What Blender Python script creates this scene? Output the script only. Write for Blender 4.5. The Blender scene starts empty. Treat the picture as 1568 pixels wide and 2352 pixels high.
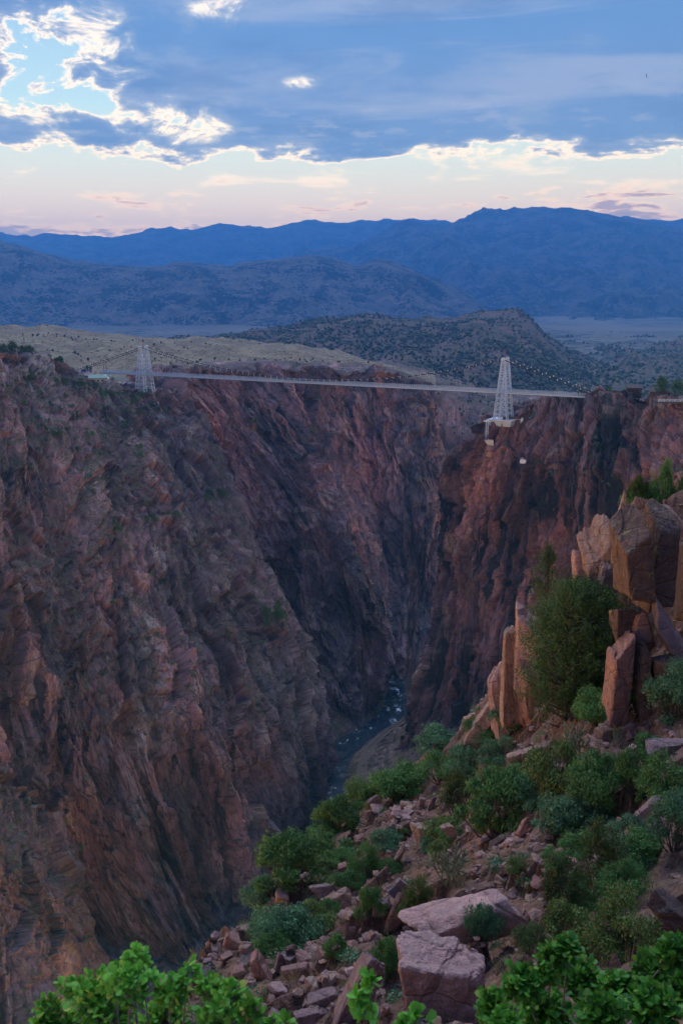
import bpy, math, random
import numpy as np
from mathutils import Vector, Matrix
R = math.radians
rng = np.random.default_rng(7)
random.seed(7)
sc = bpy.context.scene
COL = sc.collection

# ------------------------------------------------------------------ camera
FPX, CXP, CYP = 2287.0, 784.0, 1176.0          # focal length and centre in picture units of 1568 x 2352
PITCH = R(12.5)
CZ = 355.0                                     # camera height above the river
cam = bpy.data.cameras.new('camera'); camo = bpy.data.objects.new('camera', cam); COL.objects.link(camo)
camo.location = (0, 0, CZ); camo.rotation_euler = (R(90) - PITCH, 0, 0)
cam.sensor_fit = 'VERTICAL'; cam.sensor_height = 36.0; cam.lens = 36.0 * FPX / 2352.0
cam.clip_start = 0.1; cam.clip_end = 100000
cam.dof.use_dof = True; cam.dof.focus_distance = 120.0; cam.dof.aperture_fstop = 5.0
sc.camera = camo

# ------------------------------------------------------------------ view, samples
sc.view_settings.view_transform = 'Standard'; sc.view_settings.look = 'None'
sc.view_settings.exposure = 0.5; sc.view_settings.gamma = 1.0
sc.render.engine = 'CYCLES'
sc.cycles.use_denoising = True
sc.cycles.max_bounces = 4; sc.cycles.diffuse_bounces = 2; sc.cycles.transmission_bounces = 2; sc.cycles.glossy_bounces = 1
sc.cycles.use_adaptive_sampling = True; sc.cycles.adaptive_threshold = 0.03
sc.cycles.volume_bounces = 2; sc.cycles.transparent_max_bounces = 4

# ------------------------------------------------------------------ node expression helper
class X:
    """wraps a node socket so that shader maths can be written as python maths"""
    def __init__(s, nt, sock): s.nt, s.s = nt, sock
    def _m(s, op, *a, clamp=False):
        n = s.nt.nodes.new('ShaderNodeMath'); n.operation = op; n.use_clamp = clamp
        for i, v in enumerate((s,) + a):
            if isinstance(v, X): s.nt.links.new(v.s, n.inputs[i])
            else: n.inputs[i].default_value = v
        return X(s.nt, n.outputs[0])
    def __add__(s, o): return s._m('ADD', o)
    def __radd__(s, o): return s._m('ADD', o)
    def __sub__(s, o): return s._m('SUBTRACT', o)
    def __rsub__(s, o): return (s * -1.0) + o
    def __mul__(s, o): return s._m('MULTIPLY', o)
    def __rmul__(s, o): return s._m('MULTIPLY', o)
    def __truediv__(s, o): return s._m('DIVIDE', o)
    def mx(s, o): return s._m('MAXIMUM', o)
    def mn(s, o): return s._m('MINIMUM', o)
    def fn(s, op, *a): return s._m(op, *a)
    def clamp(s): return s._m('ADD', 0.0, clamp=True)
    def step(s, a, b, to0=0.0, to1=1.0, smooth=True):
        n = s.nt.nodes.new('ShaderNodeMapRange'); n.interpolation_type = 'SMOOTHSTEP' if smooth else 'LINEAR'
        s.nt.links.new(s.s, n.inputs[0])
        for i, v in zip((1, 2, 3, 4), (a, b, to0, to1)): n.inputs[i].default_value = v
        return X(s.nt, n.outputs[0])
def vec(nt, x, y, z=0.0):
    n = nt.nodes.new('ShaderNodeCombineXYZ')
    for i, v in enumerate((x, y, z)):
        if isinstance(v, X): nt.links.new(v.s, n.inputs[i])
        else: n.inputs[i].default_value = v
    return X(nt, n.outputs[0])
def sep(v):
    n = v.nt.nodes.new('ShaderNodeSeparateXYZ'); v.nt.links.new(v.s, n.inputs[0])
    return [X(v.nt, o) for o in n.outputs]
def scale3(v, k):
    n = v.nt.nodes.new('ShaderNodeVectorMath'); n.operation = 'MULTIPLY'; v.nt.links.new(v.s, n.inputs[0])
    n.inputs[1].default_value = k if hasattr(k, '__len__') else (k, k, k)
    return X(v.nt, n.outputs[0])
def noise(v, sc_=1.0, detail=6.0, rough=0.55, dist=0.0, col=False, lac=2.0):
    n = v.nt.nodes.new('ShaderNodeTexNoise'); v.nt.links.new(v.s, n.inputs['Vector'])
    n.inputs['Scale'].default_value = sc_; n.inputs['Detail'].default_value = detail
    n.inputs['Roughness'].default_value = rough; n.inputs['Distortion'].default_value = dist; n.inputs['Lacunarity'].default_value = lac
    return X(v.nt, n.outputs['Color' if col else 'Fac'])
def voro(v, sc_=1.0, out='Distance', feat='F1', rnd=1.0):
    n = v.nt.nodes.new('ShaderNodeTexVoronoi'); n.feature = feat; v.nt.links.new(v.s, n.inputs['Vector'])
    n.inputs['Scale'].default_value = sc_; n.inputs['Randomness'].default_value = rnd
    return X(v.nt, n.outputs[out])
def rgb(nt, c):
    n = nt.nodes.new('ShaderNodeRGB'); n.outputs[0].default_value = (*c, 1); return X(nt, n.outputs[0])
def mix(f, a, b, mode='MIX'):
    nt = f.nt if isinstance(f, X) else (a.nt if isinstance(a, X) else b.nt)
    n = nt.nodes.new('ShaderNodeMix'); n.data_type = 'RGBA'; n.blend_type = mode
    for key, v in ((0, f), (6, a), (7, b)):
        if isinstance(v, X): nt.links.new(v.s, n.inputs[key])
        elif key == 0: n.inputs[0].default_value = v
        else: n.inputs[key].default_value = (*v, 1)
    return X(nt, n.outputs[2])
def ramp(f, stops):
    n = f.nt.nodes.new('ShaderNodeValToRGB'); f.nt.links.new(f.s, n.inputs[0]); e = n.color_ramp.elements
    while len(e) < len(stops): e.new(0.5)
    for el, (p, c) in zip(e, stops): el.position = p; el.color = (*c, 1)
    return X(f.nt, n.outputs[0])
def coords(nt, kind='Object'):
    return X(nt, nt.nodes.new('ShaderNodeTexCoord').outputs[kind])
def attr(nt, name):
    n = nt.nodes.new('ShaderNodeAttribute'); n.attribute_name = name; return X(nt, n.outputs['Fac'])

# ------------------------------------------------------------------ sky
SUN_AZ, SUN_EL = -16.0, 62.0                    # degrees: to the left of straight ahead, behind the cloud
world = bpy.data.worlds.new('World'); sc.world = world; world.use_nodes = True
nt = world.node_tree; nt.nodes.clear()
d = coords(nt, 'Generated'); x, y, z = sep(d)
az = x.fn('ARCTAN2', y) * 57.2958
el = z.fn('ARCSINE') * 57.2958
skyn = nt.nodes.new('ShaderNodeTexSky'); skyn.sky_type = 'NISHITA'; skyn.sun_disc = False
skyn.sun_elevation = R(SUN_EL); skyn.sun_rotation = R(SUN_AZ); skyn.altitude = 2000; skyn.air_density = 1.0; skyn.dust_density = 2.0
elc = el.mx(0.0)
pz = z.mx(0.0) + 0.13
pl = vec(nt, x / pz, y / pz, 0.0)                                        # the cloud layer seen from below
pa = vec(nt, az * 0.16, el * 0.33, 3.0)
warp = scale3(noise(pl, 1.3, 3, 0.5, col=True), (0.35, 0.35, 0))
n = nt.nodes.new('ShaderNodeVectorMath'); n.operation = 'ADD'; nt.links.new(pl.s, n.inputs[0]); nt.links.new(warp.s, n.inputs[1])
plw = X(nt, n.outputs[0])
n1 = noise(plw, 2.1, 10, 0.60)
n2 = noise(pa, 1.0, 9, 0.62, 0.25)
n3 = noise(pl, 6.0, 7, 0.62)
n4 = noise(vec(nt, az * 0.34, el * 0.62, 11.0), 1.0, 9, 0.62, 0.5)
def gauss(a0, e0, sa, se):
    a_, e_ = (az - a0) * (1.0 / sa), (el - e0) * (1.0 / se)
    return ((a_ * a_ + e_ * e_) * -1.0).fn('EXPONENT')
edge = 6.95 + (n2 - 0.5) * 4.5 + (n3 - 0.5) * 1.8                        # ragged lower edge of the cloud deck
deck = el - edge
cover = deck.step(-0.4, 1.2) * 0.74 + (n1 - 0.5) * 1.5 - 0.14
brk = gauss(-15.0, 10.2, 7.0, 3.2) * 0.50 + gauss(-8.5, 8.6, 3.0, 1.0) * 0.3 + gauss(-5.5, 14.3, 2.6, 1.0) * 0.34 + gauss(-2.2, 10.9, 1.3, 0.5) * 0.42 + gauss(-17, 14, 5.5, 2.6) * 0.34
cover = cover - brk + brk.mn(0.6) * (n4 - 0.5) * 5.0
cover = cover - noise(pl, 0.55, 2, 0.5).step(0.60, 0.75) * 0.35 * el.step(15.0, 25.0)
# small far clouds low over the mountains
low = gauss(-4.0, 2.9, 60.0, 0.65)
lown = noise(vec(nt, az * 0.20, el * 0.95, 8.0), 1.5, 9, 0.62, 0.3)
lowc = (lown - 0.60) * 2.4 + low * 0.30 + gauss(16.0, 4.5, 5.0, 0.75) * 0.36 - el.step(4.9, 6.2) * 0.4 - el.step(0.0, 1.6, 0.3, 0.0)
cov = cover.mx(lowc)
alpha = cov.step(-0.10, 0.08)
thick = cov.step(-0.06, 0.52)
clear = ramp(elc / 40.0, [(0.0, (0.80, 0.50, 0.36)), (0.065, (0.80, 0.57, 0.41)), (0.11, (0.74, 0.62, 0.50)), (0.17, (0.60, 0.64, 0.60)), (0.24, (0.42, 0.60, 0.68)), (0.40, (0.20, 0.36, 0.60)), (1.0, (0.10, 0.22, 0.48))])
west = (az * (1 / 57.2958)).fn('COSINE') * 0.5 + 0.5                      # sunset side brighter than the far side
wr = ramp(west, [(0.0, (0.50, 0.55, 0.70)), (0.75, (0.9, 0.9, 0.92)), (1.0, (1, 1, 1))])
sky10 = X(nt, skyn.outputs[0])
clear = mix(0.12, clear, mix(1.0, sky10, (0.10, 0.10, 0.11), 'MULTIPLY'))
lav = noise(vec(nt, az * 0.05, el * 0.42, 21.0), 1.0, 7, 0.6, 0.6)
tone = noise(plw, 1.2, 6, 0.5)
body = ramp(thick, [(0.0, (0.90, 0.78, 0.65)), (0.13, (0.88, 0.76, 0.65)), (0.22, (0.66, 0.61, 0.59)), (0.38, (0.38, 0.41, 0.49)), (0.6, (0.21, 0.27, 0.41)), (1.0, (0.13, 0.205, 0.39))])
upper = el.step(9.5, 14.0)
body = mix(upper * thick * 0.6, body, (0.085, 0.19, 0.42))
body = mix(lav.step(0.46, 0.64) * 0.65 * thick, body, (0.27, 0.31, 0.44))
body = mix((n1 - 0.5).step(0.0, 0.16, 0.0, 0.5) * thick, body, (0.085, 0.15, 0.31))
body = mix(n3.step(0.52, 0.66) * 0.30 * thick * el.step(12.0, 8.0), body, (0.42, 0.42, 0.48))
lowbody = ramp(thick, [(0.0, (0.98, 0.78, 0.56)), (0.14, (0.75, 0.56, 0.43)), (0.4, (0.42, 0.33, 0.30)), (1.0, (0.34, 0.29, 0.29))])
body = mix(el.step(5.0, 6.0, 1.0, 0.0), body, lowbody)
skyc = mix(alpha, clear, body)
skyc = mix(1.0, skyc, wr, 'MULTIPLY')
skyc = mix(1.0, skyc, ramp(elc / 40.0, [(0.0, (3.15, 2.6, 1.2)), (0.1, (2.7, 2.2, 1.15)), (0.16, (2.1, 1.85, 1.15)), (0.25, (1.6, 1.5, 1.13)), (0.6, (1, 1, 1))]), 'MULTIPLY')
skyc = mix(1.0, skyc, ramp(elc / 90.0, [(0.0, (1, 1, 1)), (0.17, (1, 1, 1)), (0.5, (1.55, 1.6, 1.62)), (1.0, (1.8, 1.9, 1.95))]), 'MULTIPLY')   # an overcast sky is brightest overhead
bg = nt.nodes.new('ShaderNodeBackground'); nt.links.new(mix(1.0, skyc, (10, 10, 10), 'MULTIPLY').s, bg.inputs[0]); bg.inputs[1].default_value = 0.1
nt.links.new(bg.outputs[0], nt.nodes.new('ShaderNodeOutputWorld').inputs[0])
world.cycles.sampling_method = 'MANUAL'; world.cycles.sample_map_resolution = 1024

# ------------------------------------------------------------------ sun behind cloud
sl = bpy.data.lights.new('sun', 'SUN'); sl.energy = 1.25; sl.angle = R(40); sl.color = (0.95, 0.96, 1.0)
so = bpy.data.objects.new('sun', sl); COL.objects.link(so)
sd = Vector((math.sin(R(SUN_AZ)) * math.cos(R(SUN_EL)), math.cos(R(SUN_AZ)) * math.cos(R(SUN_EL)), math.sin(R(SUN_EL))))
so.rotation_euler = sd.to_track_quat('Z', 'Y').to_euler(); so.location = (0, 0, 900)

# ------------------------------------------------------------------ geometry helpers
_ct, _st = math.cos(PITCH), math.sin(PITCH)
def ray(px, py):
    dx = (np.asarray(px, float) - CXP) / FPX; dy = -(np.asarray(py, float) - CYP) / FPX
    fy = _ct + _st * dy; fz = -_st + _ct * dy
    return dx / fy, fz / fy                       # X and Z per metre of distance ahead
def P(px, py, D):
    a, b = ray(px, py); D = np.asarray(D, float)
    return np.stack(np.broadcast_arrays(a * D, D, CZ + b * D), -1)
def toPix(p):
    p = np.asarray(p); X_, Y_, Z_ = p[..., 0], p[..., 1], p[..., 2] - CZ
    f = _ct * Y_ - _st * Z_; u = _st * Y_ + _ct * Z_
    return CXP + FPX * X_ / f, CYP - FPX * u / f
def mpp(D): return D / FPX                        # metres per picture unit at distance D

def hsh(ix, iy, seed):
    h = (ix.astype(np.int64) * 374761393 + iy.astype(np.int64) * 668265263 + seed * 1274126177) & 0xffffffff
    h = ((h ^ (h >> 13)) * 1274126177) & 0xffffffff
    h = ((h ^ (h >> 16)) * 2246822519) & 0xffffffff
    return ((h ^ (h >> 15)) & 0xffffffff).astype(np.float64) / 4294967296.0
def perlin(x, y, seed=0):
    ix, iy = np.floor(x), np.floor(y); fx, fy = x - ix, y - iy
    u = fx * fx * fx * (fx * (fx * 6 - 15) + 10); v = fy * fy * fy * (fy * (fy * 6 - 15) + 10)
    def g(a, b):
        t = hsh(ix + a, iy + b, seed) * 6.2831853
        return np.cos(t) * (fx - a) + np.sin(t) * (fy - b)
    a = g(0, 0); b = g(1, 0); c = g(0, 1); e = g(1, 1)
    return ((a + (b - a) * u) * (1 - v) + (c + (e - c) * u) * v) * 1.5
def fbm(x, y, oct_=5, seed=0, gain=0.5):
    s = 0; a = 1
    for i in range(oct_):
        s = s + a * perlin(x, y, seed + i * 17); x = x * 2.03 + 5.1; y = y * 2.03 - 3.7; a *= gain
    return s
def ridged(x, y, oct_=4, seed=0, gain=0.5):
    s = 0; a = 1; t = 0
    for i in range(oct_):
        s = s + a * (1 - 2 * np.abs(perlin(x, y, seed + i * 13))); t += a; x = x * 2.1 + 1.7; y = y * 2.1 + 9.2; a *= gain
    return s / t
def cells(x, y, seed=0):
    """nearest cell: random number, tilted-facet value, second random"""
    ix, iy = np.floor(x), np.floor(y)
    best = np.full(x.shape, 9e9); r1 = np.zeros_like(x); r2 = np.zeros_like(x); tx = np.zeros_like(x); ty = np.zeros_like(x)
    for a in (-1, 0, 1):
        for b in (-1, 0, 1):
            cx, cy = ix + a, iy + b
            h1 = hsh(cx, cy, seed); h2 = hsh(cx, cy, seed + 101)
            dx = x - (cx + h1); dy = y - (cy + h2); dd = dx * dx + dy * dy
            m = dd < best
            best = np.where(m, dd, best); tx = np.where(m, dx, tx); ty = np.where(m, dy, ty)
            r1 = np.where(m, (h1 * 7.31 + h2 * 3.17) % 1.0, r1); r2 = np.where(m, (h1 * 13.7 + h2 * 29.1) % 1.0, r2)
    ang = r2 * 6.2831853
    return r1, (np.cos(ang) * tx + np.sin(ang) * ty), r2

def mkmesh(name, v, f, uv=None, attrs=None, smooth=False):
    """f: (n,3) or (n,4) int array"""
    v = np.ascontiguousarray(v, dtype=np.float32).reshape(-1, 3); f = np.ascontiguousarray(f, dtype=np.int32)
    me = bpy.data.meshes.new(name); k = f.shape[1]
    me.vertices.add(len(v)); me.vertices.foreach_set('co', v.ravel())
    me.loops.add(f.size); me.loops.foreach_set('vertex_index', f.ravel())
    me.polygons.add(len(f)); me.polygons.foreach_set('loop_start', np.arange(0, f.size, k, dtype=np.int32))
    if uv is not None:
        l = me.uv_layers.new(name='UVMap'); l.data.foreach_set('uv', np.ascontiguousarray(np.asarray(uv, dtype=np.float32).reshape(-1, 2)[f.ravel()]).ravel())
    for k_, a in (attrs or {}).items():
        at = me.attributes.new(k_, 'FLOAT', 'POINT'); at.data.foreach_set('value', np.ascontiguousarray(a, dtype=np.float32).ravel())
    me.polygons.foreach_set('use_smooth', np.full(len(f), smooth, dtype=bool))
    me.update(calc_edges=True)
    return me
def mkmesh_py(name, v, f, smooth=False):
    me = bpy.data.meshes.new(name); me.from_pydata([tuple(map(float, a)) for a in v], [], [tuple(map(int, a)) for a in f])
    if smooth: me.polygons.foreach_set('use_smooth', np.full(len(f), True))
    me.update(); return me
def gridfaces(nv, nu):
    i = np.arange(nv * nu).reshape(nv, nu)
    return np.stack([i[:-1, :-1], i[1:, :-1], i[1:, 1:], i[:-1, 1:]], -1).reshape(-1, 4)
def tag(o, label=None, cat=None, group=None, kind=None):
    if label: o['label'] = label
    if cat: o['category'] = cat
    if group: o['group'] = group
    if kind: o['kind'] = kind
    return o
def obj(name, me, m=None, parent=None, label=None, cat=None, group=None, kind=None, loc=None, rot=None, scl=None):
    o = bpy.data.objects.new(name, me); COL.objects.link(o)
    if m is not None and me is not None:
        if len(me.materials) == 0: me.materials.append(m)
        elif me.materials[0] != m: o.material_slots[0].link = 'OBJECT'; o.material_slots[0].material = m
    if parent is not None: o.parent = parent
    if loc is not None: o.location = loc
    if rot is not None: o.rotation_euler = rot
    if scl is not None: o.scale = scl if hasattr(scl, '__len__') else (scl,) * 3
    return tag(o, label, cat, group, kind)
def crom(C, n, axis):
    """Catmull-Rom resampling of control array C to n samples along an axis"""
    C = np.moveaxis(np.asarray(C, float), axis, 0); m = len(C)
    t = np.linspace(0, m - 1, n); i = np.minimum(t.astype(int), m - 2); s = (t - i)
    s = s.reshape((-1,) + (1,) * (C.ndim - 1))
    p0 = C[np.maximum(i - 1, 0)]; p1 = C[i]; p2 = C[i + 1]; p3 = C[np.minimum(i + 2, m - 1)]
    o = 0.5 * (2 * p1 + (p2 - p0) * s + (2 * p0 - 5 * p1 + 4 * p2 - p3) * s ** 2 + (3 * p1 - p0 - 3 * p2 + p3) * s ** 3)
    return np.moveaxis(o, 0, axis)
def loft(lines, nu, nv):
    """lines: fall lines, each a list of (px, py, D) or ('w', x, y, z); returns grid (nv, nu, 3) and arc-length coordinates"""
    C = np.array([[P(*q) if len(q) == 3 else np.array(q[1:]) for q in L] for L in lines])     # (col, row, 3)
    g = crom(crom(C, nu, 0), nv, 1).transpose(1, 0, 2)
    mid = g[nv // 2]; u = np.concatenate([[0], np.cumsum(np.linalg.norm(np.diff(mid, axis=0), axis=1))])
    dv = np.linalg.norm(np.diff(g, axis=0), axis=2).mean(1); v = np.concatenate([[0], np.cumsum(dv)])
    U, V = np.meshgrid(u, v)
    return g, U, V
def normals(g):
    du = np.gradient(g, axis=1); dv = np.gradient(g, axis=0); n_ = np.cross(du, dv)
    n_ /= np.linalg.norm(n_, axis=2, keepdims=True) + 1e-9
    return n_

# ------------------------------------------------------------------ materials
def newmat(name, rough=0.9, spec=0.25):
    m = bpy.data.materials.new(name); m.use_nodes = True; t = m.node_tree; t.nodes.clear()
    b = t.nodes.new('ShaderNodeBsdfPrincipled'); o = t.nodes.new('ShaderNodeOutputMaterial'); t.links.new(b.outputs[0], o.inputs[0])
    b.inputs['Roughness'].default_value = rough; b.inputs['Specular IOR Level'].default_value = spec
    return m, t, b
def bump(t, b, h, strength=0.5, dist=0.1):
    n = t.nodes.new('ShaderNodeBump'); n.inputs['Strength'].default_value = strength; n.inputs['Distance'].default_value = dist
    t.links.new(h.s, n.inputs['Height']); t.links.new(n.outputs[0], b.inputs['Normal'])
def setc(t, b, c): t.links.new(c.s, b.inputs['Base Color'])
def plain(name, c, rough=0.8, var=0.25, scale=3.0, metal=0.0, spec=0.3):
    m, t, b = newmat(name, rough, spec); p = coords(t)
    f = noise(p, scale, 5, 0.6); f2 = noise(p, scale * 7, 3, 0.6)
    k = (f * 0.7 + f2 * 0.3).step(0.25, 0.75, 1 - var, 1 + var, smooth=False)
    setc(t, b, mix(1.0, c, vec(t, k, k, k), 'MULTIPLY')); b.inputs['Metallic'].default_value = metal
    return m
def upz(t):
    g = t.nodes.new('ShaderNodeNewGeometry'); return sep(X(t, g.outputs['True Normal']))[2]
def cliff_mat(name, pink=(0.30, 0.16, 0.15), purple=(0.15, 0.10, 0.11), tan=(0.30, 0.21, 0.15), grey=(0.24, 0.23, 0.21), dark=(0.03, 0.027, 0.031),
              greyamt=0.35, darkamt=0.5, green=0.6, us=1.0, grass=(0.055, 0.075, 0.03), soil=(0.16, 0.10, 0.065), tanamt=0.5, slope=(0.50, 0.75), white=0.0, stthr=(0.50, 0.66)):
    m, t, b = newmat(name, 0.93, 0.2)
    p = coords(t); uv = coords(t, 'UV'); tone = attr(t, 'tone'); tone2 = attr(t, 'tone2')
    su = scale3(uv, (1.0, 0.28, 1.0))
    big = noise(p, 0.016 * us, 4, 0.55, 0.4)
    c = mix(noise(su, 0.03 * us, 7, 0.62, 0.6).step(0.36, 0.62), pink, purple)
    c = mix(noise(su, 0.055 * us, 6, 0.6, 0.3).step(0.52, 0.70) * tanamt, c, tan)
    c = mix(tone2.step(0.72, 0.95) * 0.6, c, tan)
    gl = noise(su, 0.022 * us, 8, 0.68, 0.5).step(0.48, 0.66) * greyamt + (noise(p, 0.45 * us, 5, 0.7).step(0.52, 0.7) * greyamt * 0.7)
    c = mix(gl.clamp(), c, grey)
    st = noise(scale3(uv, (1.0, 0.09, 1.0)), 0.11 * us, 8, 0.64, 0.2)
    c = mix((st.step(*stthr) * big.step(0.40, 0.60) * darkamt * 1.6).clamp(), c, dark)
    if white: c = mix((noise(scale3(uv, (1.0, 0.05, 1.0)), 0.16, 5, 0.6).step(0.60, 0.68) * noise(p, 0.02, 3, 0.5).step(0.52, 0.62) * white).clamp(), c, (0.42, 0.43, 0.46))
    crack = voro(scale3(uv, (1.0, 0.4, 1.0)), 0.14 * us, 'Distance', 'DISTANCE_TO_EDGE')
    c = mix(crack.step(0.0, 0.035, 0.55, 0.0), c, dark)
    k = tone.step(0.0, 1.0, 0.5, 1.55, smooth=False) * noise(su, 0.6 * us, 6, 0.7).step(0.28, 0.72, 0.42, 1.65, smooth=False)
    c = mix(1.0, c, vec(t, k, k, k), 'MULTIPLY')
    lg = noise(p, 0.0095 * us, 3, 0.5, 0.6).step(0.35, 0.65, 0.68, 1.36); c = mix(1.0, c, vec(t, lg, lg, lg), 'MULTIPLY')
    up = upz(t)
    gn = noise(p, 0.09 * us, 6, 0.65)
    gf = up.step(*slope) * gn.step(0.40, 0.56) * green
    gc = mix(noise(p, 0.5 * us, 4, 0.6).step(0.40, 0.60), grass, soil)
    c = mix(gf.clamp(), c, gc)
    setc(t, b, c)
    h = noise(su, 0.35 * us, 8, 0.7) + noise(p, 1.1 * us, 5, 0.7) * 0.5
    bump(t, b, h, 0.9, 2.2 / us)
    return m

# ------------------------------------------------------------------ gorge walls
WALLS = {}
def rockdisp(U, V, seed, big=14, mid=7, small=3.2, fine=1.1, ledge=0.0, vs=1.0):
    wu = U + 9 * perlin(U / 45, V / 70, seed + 1) + 3 * perlin(U / 13, V / 22, seed + 2)
    wv = V + 14 * perlin(U / 50, V / 50, seed + 3)
    d_ = big * ridged(wu / 95, wv / (300 * vs), 3, seed + 4, 0.45)
    r1, f1, q1 = cells(wu / 34, wv / (95 * vs), seed + 5)
    d_ = d_ + mid * ((r1 - 0.5) * 0.9 + f1 * 1.1)
    r2, f2, q2 = cells(wu / 13, wv / (30 * vs), seed + 6)
    d_ = d_ + small * ((r2 - 0.5) * 1.0 + f2 * 1.1)
    r3, f3, q3 = cells(wu / 4.6, wv / (9 * vs), seed + 7)
    d_ = d_ + fine * ((r3 - 0.5) * 1.1 + f3 * 1.2)
    r4, f4, q4 = cells(wu / 2.0, wv / (3.6 * vs), seed + 8)
    d_ = d_ + fine * 0.45 * ((r4 - 0.5) + f4)
    if ledge:
        s = V / 62 + 0.9 * fbm(U / 60, V / 90, 3, seed + 9); fr = s - np.floor(s)
        d_ = d_ + ledge * (fr - 0.5) * (0.4 + hsh(np.floor(s), np.floor(s) * 0, seed + 10))
        s = V / 17 + 0.8 * fbm(U / 22, V / 30, 3, seed + 12); fr = s - np.floor(s)
        d_ = d_ + ledge * 0.2 * (fr - 0.5)
    tone = np.clip(0.5 + 0.45 * (r2 - 0.5) + 0.35 * (r3 - 0.5) + 0.35 * (r1 - .5) + 0.3 * fbm(U / 30, V / 60, 3, seed + 11), 0, 1)
    return d_, tone, (r3 * 0.6 + r2 * 0.4)
def wall(name, lines, nu, nv, m, seed, cap=90.0, capz=6.0, fadetop=0.06, **kw):
    """a gorge wall: lofted between fall lines, its rim running back into the plateau, with fractured relief"""
    L2 = []
    for L in lines:
        w_ = [P(*q) for q in L]
        rim = w_[0]
        back = rim + np.array([rim[0] / rim[1] * cap * 0.6, cap, capz]); mid = rim + np.array([rim[0] / rim[1] * cap * .12, cap * 0.22, 1.0])
        L2.append([('w', *back), ('w', *mid)] + [('w', *q) for q in w_])
    g, U, V = loft(L2, nu, nv)
    n_ = normals(g)
    if n_[..., 1].mean() > 0: n_ = -n_
    d_, tone, tone2 = rockdisp(U, V, seed, **kw)
    tt = np.linspace(0, 1, nv)[:, None]; k = np.clip((tt - 0.02) / fadetop, 0.15, 1.0); d_ = d_ - d_.mean()
    n_[..., 2] *= np.clip(tt / 0.35, 0.15, 1.0)          # near the rim relief goes outwards, not upwards
    g = g + n_ * (d_ * k)[..., None]
    me = mkmesh(name, g, gridfaces(nv, nu), np.stack([U, V], -1), {'tone': tone, 'tone2': tone2})
    WALLS[name] = g.reshape(-1, 3)
    return obj(name, me, m, kind='structure')

M_left = cliff_mat('left wall rock', greyamt=0.5, darkamt=0.75, green=0.85, tanamt=0.3)
M_mid = cliff_mat('inner wall rock', greyamt=0.22, darkamt=0.8, green=0.6, pink=(0.29, 0.145, 0.135), tanamt=0.25)
M_right = cliff_mat('right wall rock', greyamt=0.15, darkamt=1.1, green=0.5, white=0.8, stthr=(0.45, 0.60), pink=(0.33, 0.155, 0.145), purple=(0.165, 0.09, 0.097), tanamt=0.35, slope=(0.6, 0.8))
M_near = cliff_mat('near spur rock', greyamt=0.8, darkamt=0.5, green=0.9, tanamt=0.15, soil=(0.13, 0.10, 0.085), pink=(0.19, 0.125, 0.12), tan=(0.22, 0.17, 0.14), us=1.3, slope=(0.4, 0.65))
M_plateau = cliff_mat('rim rock and scrub', greyamt=0.2, darkamt=0.2, green=1.0, slope=(0.6, 0.9), grass=(0.10, 0.10, 0.05), soil=(0.22, 0.15, 0.10))

wall('gorge_wall_left', [
    [(-300, 850, 500), (-240, 1150, 460), (-160, 1500, 425), (-60, 1800, 420), (60, 2050, 430), (180, 2300, 445)],
    [(-70, 832, 590), (-10, 1100, 540), (50, 1400, 490), (90, 1700, 465), (180, 1950, 455), (330, 2230, 458)],
    [(60, 838, 680), (150, 1050, 610), (230, 1350, 550), (300, 1600, 505), (400, 1900, 485), (500, 2180, 490)],
    [(200, 892, 735), (290, 1050, 680), (400, 1300, 610), (480, 1550, 560), (560, 1800, 535), (620, 2050, 540)],
    [(325, 903, 795), (420, 1040, 750), (540, 1280, 680), (610, 1500, 630), (660, 1700, 600), (700, 1950, 600)],
    [(395, 905, 825), (470, 1010, 810), (590, 1270, 740), (690, 1500, 690), (738, 1690, 650), (728, 1850, 645)],
    [(420, 900, 880), (480, 1010, 880), (585, 1280, 850), (680, 1500, 790), (725, 1700, 730), (705, 1850, 720)],
    [(420, 900, 980), (470, 1010, 980), (560, 1280, 950), (650, 1500, 900), (700, 1700, 830), (690, 1850, 800)]],
    520, 640, M_left, 11, capz=1.0, ledge=2.6, small=4.8, fine=2.1, vs=1.45)
wall('gorge_wall_inner', [
    [(300, 868, 860), (440, 1050, 850), (540, 1280, 840), (640, 1500, 810), (730, 1700, 770), (750, 1800, 750)],
    [(480, 862, 900), (600, 1040, 880), (700, 1200, 850), (770, 1380, 820), (810, 1520, 800), (815, 1640, 790)],
    [(600, 858, 940), (720, 1050, 905), (800, 1200, 870), (855, 1380, 835), (880, 1520, 815), (865, 1640, 805)],
    [(740, 860, 1000), (800, 1050, 985), (850, 1220, 965), (890, 1380, 930), (905, 1520, 890), (895, 1630, 850)],
    [(860, 866, 1030), (900, 1050, 1000), (925, 1220, 965), (935, 1380, 925), (935, 1520, 885), (920, 1640, 850)],
    [(955, 893, 1050), (990, 1050, 1000), (1000, 1200, 970), (985, 1380, 930), (970, 1520, 890), (950, 1640, 860)],
    [(978, 905, 1090), (1015, 1060, 1050), (1010, 1200, 1020), (1000, 1380, 980), (985, 1520, 940), (960, 1640, 910)],
    [(960, 900, 1200), (1000, 1060, 1180), (1000, 1200, 1150), (990, 1380, 1100), (980, 1520, 1050), (960, 1640, 1000)]],
    420, 470, M_mid, 23, vs=1.0, big=17, small=4.6, fine=2.0, ledge=2.0)
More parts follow.
